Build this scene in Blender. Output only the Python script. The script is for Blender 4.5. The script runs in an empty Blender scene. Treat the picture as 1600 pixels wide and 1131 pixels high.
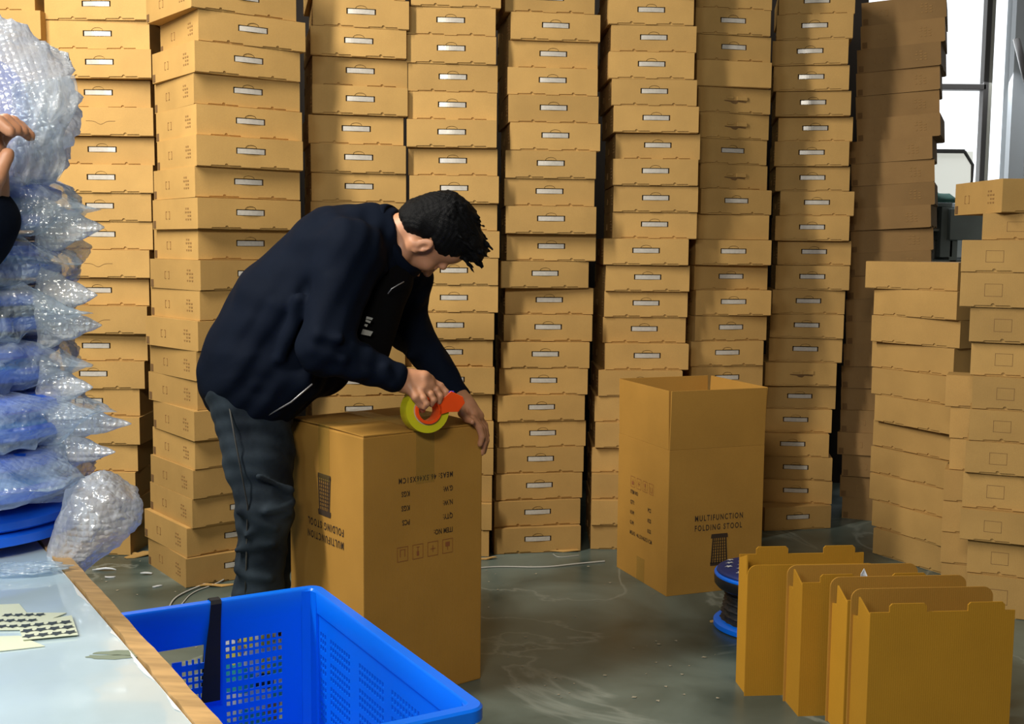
import bpy, bmesh, math, random
import numpy as np
from mathutils import Vector, Matrix, Euler

# ------------------------------------------------------------------ camera
CAM_H, F_PX, HORIZON, ROLL = 1.17, 1800.0, 387.0, 0.009
PITCH = math.atan((565.5 - HORIZON) / F_PX)
SC = bpy.context.scene
COL = SC.collection
cam_data = bpy.data.cameras.new('camera')
cam_data.sensor_width = 36.0
cam_data.lens = F_PX / 1600.0 * 36.0
cam_data.clip_end = 200
cam = bpy.data.objects.new('camera', cam_data)
COL.objects.link(cam)
fw = Vector((0, math.cos(PITCH), -math.sin(PITCH)))
r0 = Vector((1, 0, 0)); u0 = r0.cross(fw)
RIGHT = math.cos(ROLL) * r0 + math.sin(ROLL) * u0
UP = -math.sin(ROLL) * r0 + math.cos(ROLL) * u0
cam.matrix_world = Matrix(((RIGHT.x, UP.x, -fw.x, 0), (RIGHT.y, UP.y, -fw.y, 0), (RIGHT.z, UP.z, -fw.z, CAM_H), (0, 0, 0, 1)))
SC.camera = cam

# ------------------------------------------------------------------ world, lights, exposure
SC.view_settings.view_transform = 'Standard'
SC.view_settings.look = 'None'
SC.view_settings.gamma = 1.0
SC.view_settings.exposure = 0.0
w = bpy.data.worlds.new('world'); SC.world = w; w.use_nodes = True
w.node_tree.nodes['Background'].inputs[0].default_value = (1.0, 0.93, 0.82, 1)
w.node_tree.nodes['Background'].inputs[1].default_value = 0.045

def area(name, loc, target, sx, sy, power, color):
    l = bpy.data.lights.new(name, 'AREA'); l.shape = 'RECTANGLE'
    l.size = sx; l.size_y = sy; l.energy = power; l.color = color
    o = bpy.data.objects.new(name, l); COL.objects.link(o)
    o.location = loc
    o.rotation_euler = (Vector(target) - Vector(loc)).to_track_quat('-Z', 'Y').to_euler()
    return o
# fluorescent tube over the packing place (left, in front of the stacks) and daylight from the open side
area('tube_light', (-1.9, 2.35, 3.1), (-0.4, 4.3, 0.9), 0.25, 2.0, 136, (1.0, 0.94, 0.83))
area('tube_light_front', (-0.45, -0.5, 2.5), (0.3, 3.4, 0.5), 0.8, 0.4, 54, (1.0, 0.91, 0.76))
area('daylight_left', (-1.5, -0.1, 2.2), (-0.80, 1.6, 1.05), 0.8, 0.8, 34, (0.78, 0.89, 1.0))
area('window_daylight', (2.8, 7.7, 2.7), (2.4, 5.5, 0.3), 1.0, 1.2, 22, (0.90, 0.96, 1.0))

# ------------------------------------------------------------------ helpers
R2 = random.Random(7)
def at(x, y, Y):
    """point at depth Y (metres in front of the camera) seen at photo pixel x, y"""
    d = fw + RIGHT * ((x - 800) / F_PX) + UP * ((565.5 - y) / F_PX)
    t = Y / d.y
    return Vector((d.x * t, Y, CAM_H + d.z * t))
def V(*a): return Vector(a)
def link(name, me, mat=None, parent=None, mats=None):
    o = bpy.data.objects.new(name, me)
    for m in (mats or ([mat] if mat else [])): me.materials.append(m)
    COL.objects.link(o)
    if parent is not None: o.parent = parent
    return o
def from_bm(name, bm, mat=None, parent=None, mats=None, smooth=False, sharp=None):
    bmesh.ops.recalc_face_normals(bm, faces=bm.faces)
    me = bpy.data.meshes.new(name); bm.to_mesh(me); bm.free()
    if smooth:
        for p in me.polygons: p.use_smooth = True
        if sharp is not None:
            try: me.set_sharp_from_angle(angle=sharp)
            except Exception: pass
    return link(name, me, mat, parent, mats)
def tag(o, label=None, cat=None, group=None, kind=None):
    if label: o['label'] = label
    if cat: o['category'] = cat
    if group: o['group'] = group
    if kind: o['kind'] = kind
    return o
def empty(name, loc=(0, 0, 0), rz=0.0):
    o = bpy.data.objects.new(name, None); COL.objects.link(o)
    o.location = loc; o.rotation_euler = (0, 0, rz); o.empty_display_size = .05
    return o
def copy_tree(o, parent=None):
    c = o.copy(); COL.objects.link(c)
    if parent is not None: c.parent = parent
    for ch in list(o.children): copy_tree(ch, c)
    return c
def bbox(bm, x0, x1, y0, y1, z0, z1, bev=0.0, mi=0):
    r = bmesh.ops.create_cube(bm, size=1.0)
    vs = r['verts']
    for v in vs:
        v.co = Vector(((x0 + x1) / 2 + v.co.x * (x1 - x0), (y0 + y1) / 2 + v.co.y * (y1 - y0), (z0 + z1) / 2 + v.co.z * (z1 - z0)))
    fs = list({f for v in vs for f in v.link_faces})
    for f in fs: f.material_index = mi
    if bev > 0:
        es = list({e for v in vs for e in v.link_edges})
        rr = bmesh.ops.bevel(bm, geom=es, offset=bev, segments=2, affect='EDGES', profile=.6)
        for f in rr['faces']: f.material_index = mi
    return vs
def prism(bm, pts, axis, a0, a1, mi=0):
    """closed outline pts (2D) extruded along an axis ('x','y','z') from a0 to a1"""
    def mk(p, a):
        return {'y': (p[0], a, p[1]), 'x': (a, p[0], p[1]), 'z': (p[0], p[1], a)}[axis]
    A = [bm.verts.new(mk(p, a0)) for p in pts]; B = [bm.verts.new(mk(p, a1)) for p in pts]
    fs = [bm.faces.new(A), bm.faces.new(B[::-1])]
    n = len(pts)
    for i in range(n): fs.append(bm.faces.new((A[i], B[i], B[(i + 1) % n], A[(i + 1) % n])))
    for f in fs: f.material_index = mi
    return A + B
def tube(bm, pts, r, n=8, mi=0, closed=False):
    pts = [Vector(p) for p in pts]; rings = []
    for i, p in enumerate(pts):
        a = pts[max(i - 1, 0)]; b = pts[min(i + 1, len(pts) - 1)]
        if closed: a = pts[i - 1]; b = pts[(i + 1) % len(pts)]
        t = (b - a).normalized()
        s = t.cross(Vector((0, 0, 1)))
        if s.length < 1e-3: s = t.cross(Vector((0, 1, 0)))
        s.normalize(); q = s.cross(t)
        rr = r[i] if isinstance(r, (list, tuple)) else r
        rings.append([bm.verts.new(p + (s * math.cos(2 * math.pi * k / n) + q * math.sin(2 * math.pi * k / n)) * rr) for k in range(n)])
    m = len(rings)
    for i in range(m if closed else m - 1):
        A, B = rings[i], rings[(i + 1) % m]
        for k in range(n):
            f = bm.faces.new((A[k], A[(k + 1) % n], B[(k + 1) % n], B[k])); f.material_index = mi
    if not closed:
        bm.faces.new(rings[0][::-1]).material_index = mi; bm.faces.new(rings[-1]).material_index = mi
def lathe(bm, prof, n=48, mi=0, cx=0, cy=0, cap=True):
    rings = [[bm.verts.new((cx + r * math.cos(2 * math.pi * k / n), cy + r * math.sin(2 * math.pi * k / n), z)) for k in range(n)] for r, z in prof]
    for A, B in zip(rings, rings[1:]):
        for k in range(n): bm.faces.new((A[k], A[(k + 1) % n], B[(k + 1) % n], B[k])).material_index = mi
    if cap:
        bm.faces.new(rings[0][::-1]).material_index = mi; bm.faces.new(rings[-1]).material_index = mi
def ring_fill(bm, outer, hole, y, mi=0):
    """planar face at depth y with a hole; returns the two vertex loops"""
    A = [bm.verts.new((p[0], y, p[1])) for p in outer]
    B = [bm.verts.new((p[0], y, p[1])) for p in hole]
    es = [bm.edges.new((L[i], L[(i + 1) % len(L)])) for L in (A, B) for i in range(len(L))]
    r = bmesh.ops.triangle_fill(bm, use_beauty=True, use_dissolve=False, edges=es)
    for g in r['geom']:
        if isinstance(g, bmesh.types.BMFace): g.material_index = mi
    return A, B
def skirt(bm, L, dy, mi=0, cap=False):
    M = [bm.verts.new((v.co.x, v.co.y + dy, v.co.z)) for v in L]
    for i in range(len(L)):
        j = (i + 1) % len(L)
        bm.faces.new((L[i], L[j], M[j], M[i])).material_index = mi
    if cap: bm.faces.new(M).material_index = mi
    return M
def text_mesh(txt, size, xs=1.0, spacing=1.0):
    cu = bpy.data.curves.new('t', 'FONT'); cu.body = txt; cu.size = size; cu.space_character = spacing
    cu.align_x = 'LEFT'; cu.resolution_u = 3; cu.offset = size * .020
    o = bpy.data.objects.new('t', cu); COL.objects.link(o)
    dg = bpy.context.evaluated_depsgraph_get(); dg.update()
    me = bpy.data.meshes.new_from_object(o.evaluated_get(dg))
    bpy.data.objects.remove(o); bpy.data.curves.remove(cu)
    b = bmesh.new(); b.from_mesh(me); lim = size * len(txt) * 2
    bad = [v for v in b.verts if not (abs(v.co.x) < lim and abs(v.co.y) < size * 3)]
    if bad: bmesh.ops.delete(b, geom=bad, context='VERTS')
    b.to_mesh(me); b.free()
    me.transform(Matrix.Diagonal((xs, 1, 1, 1)))
    return me

# ------------------------------------------------------------------ materials
def mat(name, col, rough=.6, metal=0.0, spec=.5, noise=0.0, nscale=20.0, bump=0.0, bscale=200.0, col2=None, coat=0.0, emit=None, sheen=0.0, stretch=None):
    m = bpy.data.materials.new(name); m.use_nodes = True
    nt = m.node_tree; b = nt.nodes['Principled BSDF']
    b.inputs['Base Color'].default_value = (*col, 1); b.inputs['Roughness'].default_value = rough
    b.inputs['Metallic'].default_value = metal; b.inputs['Specular IOR Level'].default_value = spec
    b.inputs['Coat Weight'].default_value = coat
    b.inputs['Sheen Weight'].default_value = sheen
    if emit: b.inputs['Emission Color'].default_value = (*emit[:3], 1); b.inputs['Emission Strength'].default_value = emit[3]
    tc = nt.nodes.new('ShaderNodeTexCoord'); mp = nt.nodes.new('ShaderNodeMapping')
    nt.links.new(tc.outputs['Object'], mp.inputs[0])
    if stretch: mp.inputs['Scale'].default_value = stretch
    if noise or col2:
        n = nt.nodes.new('ShaderNodeTexNoise'); n.inputs['Scale'].default_value = nscale; n.inputs['Detail'].default_value = 5
        oi = nt.nodes.new('ShaderNodeObjectInfo'); ad = nt.nodes.new('ShaderNodeVectorMath'); ad.operation = 'ADD'
        nt.links.new(mp.outputs[0], ad.inputs[0]); nt.links.new(oi.outputs['Random'], ad.inputs[1])
        nt.links.new(ad.outputs[0], n.inputs['Vector'])
        cr = nt.nodes.new('ShaderNodeValToRGB')
        c2 = col2 or tuple(c * (1 - noise) for c in col)
        cr.color_ramp.elements[0].position = .35; cr.color_ramp.elements[0].color = (*c2, 1)
        cr.color_ramp.elements[1].position = .65; cr.color_ramp.elements[1].color = (*col, 1)
        nt.links.new(n.outputs['Fac'], cr.inputs[0]); nt.links.new(cr.outputs[0], b.inputs['Base Color'])
    if bump:
        n2 = nt.nodes.new('ShaderNodeTexNoise'); n2.inputs['Scale'].default_value = bscale; n2.inputs['Detail'].default_value = 4
        nt.links.new(mp.outputs[0], n2.inputs['Vector'])
        bp = nt.nodes.new('ShaderNodeBump'); bp.inputs['Strength'].default_value = bump; bp.inputs['Distance'].default_value = .003
        nt.links.new(n2.outputs['Fac'], bp.inputs['Height']); nt.links.new(bp.outputs[0], b.inputs['Normal'])
    return m
def cardboard(name, col, var=.10):
    m = bpy.data.materials.new(name); m.use_nodes = True
    nt = m.node_tree; b = nt.nodes['Principled BSDF']; L = nt.links
    b.inputs['Roughness'].default_value = .72; b.inputs['Specular IOR Level'].default_value = .25
    tc = nt.nodes.new('ShaderNodeTexCoord'); oi = nt.nodes.new('ShaderNodeObjectInfo')
    ad = nt.nodes.new('ShaderNodeVectorMath'); ad.operation = 'ADD'
    L.new(tc.outputs['Object'], ad.inputs[0]); L.new(oi.outputs['Random'], ad.inputs[1])
    n = nt.nodes.new('ShaderNodeTexNoise'); n.inputs['Scale'].default_value = 7; n.inputs['Detail'].default_value = 6
    L.new(ad.outputs[0], n.inputs['Vector'])
    n2 = nt.nodes.new('ShaderNodeTexNoise'); n2.inputs['Scale'].default_value = 500; n2.inputs['Detail'].default_value = 2
    L.new(ad.outputs[0], n2.inputs['Vector'])
    mr = nt.nodes.new('ShaderNodeMapRange'); mr.inputs[1].default_value = .3; mr.inputs[2].default_value = .7
    mr.inputs[3].default_value = 1 - var; mr.inputs[4].default_value = 1 + var * .6
    L.new(n.outputs['Fac'], mr.inputs[0])
    mr2 = nt.nodes.new('ShaderNodeMapRange'); mr2.inputs[1].default_value = .3; mr2.inputs[2].default_value = .7
    mr2.inputs[3].default_value = .95; mr2.inputs[4].default_value = 1.05
    L.new(n2.outputs['Fac'], mr2.inputs[0])
    mr3 = nt.nodes.new('ShaderNodeMapRange'); mr3.inputs[3].default_value = .88; mr3.inputs[4].default_value = 1.08
    L.new(oi.outputs['Random'], mr3.inputs[0])
    mu = nt.nodes.new('ShaderNodeMath'); mu.operation = 'MULTIPLY'; L.new(mr.outputs[0], mu.inputs[0]); L.new(mr2.outputs[0], mu.inputs[1])
    mu2 = nt.nodes.new('ShaderNodeMath'); mu2.operation = 'MULTIPLY'; L.new(mu.outputs[0], mu2.inputs[0]); L.new(mr3.outputs[0], mu2.inputs[1])
    vm = nt.nodes.new('ShaderNodeVectorMath'); vm.operation = 'SCALE'; vm.inputs[0].default_value = col
    L.new(mu2.outputs[0], vm.inputs['Scale']); L.new(vm.outputs[0], b.inputs['Base Color'])
    wv = nt.nodes.new('ShaderNodeTexWave'); wv.inputs['Scale'].default_value = 60; wv.inputs['Distortion'].default_value = .4
    L.new(tc.outputs['Object'], wv.inputs['Vector'])
    bp = nt.nodes.new('ShaderNodeBump'); bp.inputs['Strength'].default_value = .06; bp.inputs['Distance'].default_value = .002
    L.new(wv.outputs['Fac'], bp.inputs['Height']); L.new(bp.outputs[0], b.inputs['Normal'])
    return m
M_CARD = cardboard('cardboard_kraft', (.49, .295, .095))
M_CARD2 = cardboard('cardboard_master', (.45, .235, .045), .07)
M_CARDIN_SHADE = cardboard('cardboard_inside_shaded', (.40, .20, .03), .08)  # inside shading of the opened cartons put into a darker tone
M_INK = mat('ink_brown', (.20, .105, .035), .8)
M_INKD = mat('ink_dark', (.045, .025, .012), .8)
M_INKR = mat('ink_red', (.30, .10, .03), .8)
M_HANDLE = mat('plastic_white', (.56, .52, .46), .22, spec=.7, noise=.12, nscale=90)
M_TAPE = bpy.data.materials.new('packing_tape'); M_TAPE.use_nodes = True
_nt = M_TAPE.node_tree; _b = _nt.nodes['Principled BSDF']
_b.inputs['Base Color'].default_value = (.40, .29, .06, 1); _b.inputs['Roughness'].default_value = .2; _b.inputs['Alpha'].default_value = .14
def bubble(name, tint, dens=.5, scale=110.0, rough=.18):
    """bubble wrap: see-through film, white scatter, glossy blisters"""
    m = bpy.data.materials.new(name); m.use_nodes = True
    nt = m.node_tree; L = nt.links; nt.nodes.clear()
    out = nt.nodes.new('ShaderNodeOutputMaterial')
    tr = nt.nodes.new('ShaderNodeBsdfTransparent'); tr.inputs[0].default_value = (.93, .96, .98, 1)
    df = nt.nodes.new('ShaderNodeBsdfDiffuse'); df.inputs[0].default_value = (*tint, 1)
    tl = nt.nodes.new('ShaderNodeBsdfTranslucent'); tl.inputs[0].default_value = (*tint, 1)
    gl = nt.nodes.new('ShaderNodeBsdfGlossy'); gl.inputs[1].default_value = rough
    tc = nt.nodes.new('ShaderNodeTexCoord')
    vo = nt.nodes.new('ShaderNodeTexVoronoi'); vo.inputs['Scale'].default_value = scale; vo.inputs['Randomness'].default_value = .25
    L.new(tc.outputs['Object'], vo.inputs['Vector'])
    nz = nt.nodes.new('ShaderNodeTexNoise'); nz.inputs['Scale'].default_value = 22; nz.inputs['Detail'].default_value = 5
    L.new(tc.outputs['Object'], nz.inputs['Vector'])
    bp = nt.nodes.new('ShaderNodeBump'); bp.inputs['Strength'].default_value = .7; bp.inputs['Distance'].default_value = .004; bp.invert = True
    L.new(vo.outputs['Distance'], bp.inputs['Height'])
    bp2 = nt.nodes.new('ShaderNodeBump'); bp2.inputs['Strength'].default_value = .8; bp2.inputs['Distance'].default_value = .012
    L.new(nz.outputs['Fac'], bp2.inputs['Height']); L.new(bp.outputs[0], bp2.inputs['Normal'])
    for s in (df, tl, gl): L.new(bp2.outputs[0], s.inputs['Normal'])
    m1 = nt.nodes.new('ShaderNodeMixShader'); m1.inputs[0].default_value = .45; L.new(df.outputs[0], m1.inputs[1]); L.new(tl.outputs[0], m1.inputs[2])
    m2 = nt.nodes.new('ShaderNodeMixShader'); m2.inputs[0].default_value = .22; L.new(m1.outputs[0], m2.inputs[1]); L.new(gl.outputs[0], m2.inputs[2])
    mr = nt.nodes.new('ShaderNodeMapRange'); mr.inputs[1].default_value = .35; mr.inputs[2].default_value = .7
    mr.inputs[3].default_value = dens * .55; mr.inputs[4].default_value = min(dens * 1.5, 1)
    L.new(nz.outputs['Fac'], mr.inputs[0])
    m3 = nt.nodes.new('ShaderNodeMixShader'); L.new(mr.outputs[0], m3.inputs[0]); L.new(tr.outputs[0], m3.inputs[1]); L.new(m2.outputs[0], m3.inputs[2])
    L.new(m3.outputs[0], out.inputs[0])
    return m

# ------------------------------------------------------------------ the room
def floor_mat():
    m = bpy.data.materials.new('concrete_floor'); m.use_nodes = True
    nt = m.node_tree; b = nt.nodes['Principled BSDF']; L = nt.links
    tc = nt.nodes.new('ShaderNodeTexCoord')
    def nz(s, d, dist=0):
        n = nt.nodes.new('ShaderNodeTexNoise'); n.inputs['Scale'].default_value = s; n.inputs['Detail'].default_value = d; n.inputs['Distortion'].default_value = dist
        L.new(tc.outputs['Object'], n.inputs['Vector']); return n
    n1 = nz(2.2, 8, .6); n2 = nz(1.1, 12, .7); n3 = nz(60, 3)
    cr = nt.nodes.new('ShaderNodeValToRGB')
    cr.color_ramp.elements[0].position = .34; cr.color_ramp.elements[0].color = (.045, .068, .060, 1)
    cr.color_ramp.elements[1].position = .68; cr.color_ramp.elements[1].color = (.17, .215, .19, 1)
    L.new(n1.outputs['Fac'], cr.inputs[0])
    # thin pale streaks where the coating is scratched
    st = nt.nodes.new('ShaderNodeValToRGB'); e = st.color_ramp.elements
    e[0].position = .490; e[0].color = (0, 0, 0, 1); e[1].position = .500; e[1].color = (.4, .4, .4, 1)
    x = e.new(.508); x.color = (0, 0, 0, 1)
    L.new(n2.outputs['Fac'], st.inputs[0])
    mx = nt.nodes.new('ShaderNodeMix'); mx.data_type = 'RGBA'
    L.new(st.outputs[0], mx.inputs[0]); L.new(cr.outputs[0], mx.inputs[6]); mx.inputs[7].default_value = (.34, .38, .34, 1)
    L.new(mx.outputs[2], b.inputs['Base Color'])
    mr = nt.nodes.new('ShaderNodeMapRange'); mr.inputs[3].default_value = .16; mr.inputs[4].default_value = .55
    L.new(n1.outputs['Fac'], mr.inputs[0]); L.new(mr.outputs[0], b.inputs['Roughness'])
    bp = nt.nodes.new('ShaderNodeBump'); bp.inputs['Strength'].default_value = .25; bp.inputs['Distance'].default_value = .004
    L.new(n1.outputs['Fac'], bp.inputs['Height']); L.new(bp.outputs[0], b.inputs['Normal'])
    return m
M_FLOOR = floor_mat()
M_WALL = mat('wall_paint', (.34, .36, .38), .8, noise=.12, nscale=4)
M_WHITEW = mat('white_plaster', (.75, .78, .82), .7)
M_CEIL = mat('ceiling_paint', (.35, .35, .34), .9)
M_STEEL = mat('window_steel', (.10, .09, .085), .45, metal=.3)
M_STEELP = mat('window_steel_pale', (.42, .40, .34), .5)
def slab(name, x0, x1, y0, y1, z0, z1, m, kind='structure', parent=None):
    bm = bmesh.new(); bbox(bm, x0, x1, y0, y1, z0, z1)
    o = from_bm(name, bm, m, parent)
    if kind and parent is None: o['kind'] = kind
    return o
YB = 8.0
slab('floor', -4.2, 4.6, -1.5, YB + .3, -.1, 0, M_FLOOR)
slab('ceiling', -4.2, 4.6, -1.5, YB + .3, 3.9, 4.0, M_CEIL)
slab('wall_gap_shade', -4.0, 1.72, 5.75, 5.85, 0, 3.9, mat('gap_shade_dark', (.02, .015, .012), .95))  # added wall: keeps the gaps between stacks dark and stops window light leaking
slab('wall_left', -4.2, -4.0, -1.5, YB + .3, 0, 3.9, M_WALL)
slab('wall_right', 4.4, 4.6, -1.5, YB + .3, 0, 3.9, M_WALL)
WX0, WX1, WZ0, WZ1 = 2.2, 3.38, 1.50, 3.3
bm = bmesh.new()
A, B = ring_fill(bm, [(-4.0, 0), (4.4, 0), (4.4, 3.9), (-4.0, 3.9)], [(WX0, WZ0), (WX1, WZ0), (WX1, WZ1), (WX0, WZ1)], YB)
C_, D_ = ring_fill(bm, [(-4.0, 0), (4.4, 0), (4.4, 3.9), (-4.0, 3.9)], [(WX0, WZ0), (WX1, WZ0), (WX1, WZ1), (WX0, WZ1)], YB + .25)
for P_, Q_ in ((A, C_), (B, D_)):
    for i in range(4): bm.faces.new((P_[i], P_[(i + 1) % 4], Q_[(i + 1) % 4], Q_[i]))
o = from_bm('wall_back', bm, M_WALL); o['kind'] = 'structure'
# white reveal strip and grey pier right of the window
slab('trim_1', 3.37, 3.47, YB - .06, YB + .01, 0, 3.9, M_WHITEW)
slab('trim_2', 3.47, 4.4, YB - .14, YB + .01, 0, 3.9, mat('pier_grey', (.46, .48, .48), .8, noise=.1, nscale=3))
# the window: sky-lit panes in a thin steel frame
win = empty('window_1', (0, YB + .05, 0)); win['kind'] = 'structure'
M_SKYPANE = mat('bright_pane', (.8, .85, .9), .3, emit=(.92, .97, 1.0, 1.25))
M_GLASSP = M_SKYPANE
bm = bmesh.new(); bbox(bm, WX0, WX1, .06, .075, WZ0, WZ1); from_bm('pane', bm, M_GLASSP, win)
def bar(x0, x1, z0, z1, m=M_STEEL, y0=-.02, y1=.05, nm='window_bar'):
    bm = bmesh.new(); bbox(bm, x0, x1, y0, y1, z0, z1, .004); return from_bm(nm, bm, m, win)
def wp(x, y): p = at(x, y, YB + .05); return p.x, p.z
xa = wp(1532, 200)[0]
bar(xa, xa + .035, WZ0, WZ1); bar(xa + .035, xa + .06, WZ0, WZ1, M_STEELP)
za = wp(1490, 136)[1]; bar(WX0, xa + .02, za - .02, za + .02)
# tilted-out lower sash with a cut corner
zb = wp(1480, 238)[1]; xb = wp(1512, 260)[0]
bar(WX0, xb - .06, zb - .014, zb + .014, y0=-.10, y1=-.06, nm='sash_rail')
bm = bmesh.new(); tube(bm, [(xb - .06, -.08, zb), (xb, -.08, zb - .09), (xb, -.08, WZ0 - .02)], .014, 8); from_bm('sash_stile', bm, M_STEEL, win)
bm = bmesh.new(); bbox(bm, WX0, xb, -.085, -.08, WZ0, zb)
from_bm('sash_pane', bm, mat('sash_glass', (.82, .84, .78), .5, emit=(.95, .95, .85, .55)), win)
bar(WX0, WX1, WZ0 - .04, WZ0, M_WHITEW, -.12, .05, 'window_sill')
# diagonal pipe at top right
bm = bmesh.new(); tube(bm, [at(1588, 60, 7.5), at(1602, 118, 7.5), at(1640, 230, 7.5)], .022, 10)
tag(from_bm('wall_pipe', bm, M_STEEL, smooth=True), 'dark pipe slanting down the grey wall at the upper right corner', 'pipe')
# ------------------------------------------------------------------ grey machine below the window
M_MACH = mat('machine_paint', (.30, .34, .33), .5, noise=.2, nscale=6)
M_DARK = mat('dark_interior', (.015, .016, .018), .7)
M_GREENC = mat('green_canvas', (.05, .15, .12), .9, noise=.3, nscale=20)
M_PAPER = mat('paper_white', (.72, .72, .70), .7)
def mp(x, y, Y=7.2): p = at(x, y, Y); return p
mc = empty('machine', (2.72, 7.2, 0))
tag(mc, 'grey steel workshop machine frame standing under the bright window', 'machine')
def mbox(nm, x0, y0, x1, y1, Ya, Yb, m, bev=.004):
    a = at(x0, y0, Ya); b = at(x1, y1, Ya); bm = bmesh.new()
    bbox(bm, a.x - 2.72, b.x - 2.72, Ya - 7.2, Yb - 7.2, b.z, a.z, bev); return from_bm(nm, bm, m, mc)
mbox('frame_top', 1400, 316, 1488, 323, 7.2, 7.6, M_MACH)
mbox('frame_post', 1472, 323, 1488, 402, 7.2, 7.26, M_MACH)
mbox('frame_back', 1400, 323, 1474, 375, 7.5, 7.55, M_DARK)
mbox('shelf', 1400, 357, 1468, 361, 7.22, 7.5, M_STEELP)
mbox('side_panel', 1486, 326, 1534, 375, 7.15, 7.5, M_MACH)
mbox('lower_panel', 1484, 375, 1488, 560, 7.2, 7.5, M_MACH)
bm = bmesh.new(); tube(bm, [V(*(at(1440, 378, 7.2) - V(2.72, 7.2, 0))), V(*(at(1456, 396, 7.2) - V(2.72, 7.2, 0)))], .012, 8); from_bm('brace', bm, M_STEEL, mc)
mbox('base', 1400, 405, 1600, 560, 7.2, 7.6, M_MACH)
# green canvas lying on the machine
bm = bmesh.new()
g0 = at(1440, 300, 7.25); g1 = at(1492, 300, 7.25)
zt = at(1460, 316, 7.2).z
nx = 14
for j in range(2): pass
rows = []
for i in range(nx + 1):
    x = g0.x - .25 + (g1.x - g0.x + .27) * i / nx
    top = zt + .045 + .045 * math.exp(-((x - g0.x - .06) / .09) ** 2) + .012 * math.sin(i * 2.1)
    rows.append([bm.verts.new((x, 7.22, zt + .001)), bm.verts.new((x, 7.24, (zt + top) / 2)), bm.verts.new((x, 7.3, top)), bm.verts.new((x, 7.45, top - .01)), bm.verts.new((x, 7.5, zt + .001))])
for a, b in zip(rows, rows[1:]):
    for k in range(4): bm.faces.new((a[k], b[k], b[k + 1], a[k + 1]))
    bm.faces.new((a[4], b[4], b[0], a[0]))
bm.faces.new(rows[0]); bm.faces.new(rows[-1][::-1])
tag(from_bm('canvas_cover', bm, M_GREENC, smooth=True), 'crumpled dark green canvas lying on top of the machine', 'cloth')
for (x0, y0, x1, y1, yy, lb) in ((1442, 372, 1464, 398, 7.45, 'white paper sheet seen through the machine frame beside its post'), (1488, 375, 1502, 402, 7.62, 'white paper sheet below the grey side panel of the machine')):
    a = at(x0, y0, yy); b = at(x1, y1, yy); bm = bmesh.new(); bbox(bm, a.x, b.x, yy, yy + .012, at(1450, 405, yy).z + .001 if yy < 7.5 else b.z, a.z)
    tag(from_bm('paper_sheet', bm, M_PAPER), lb, 'paper')

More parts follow.
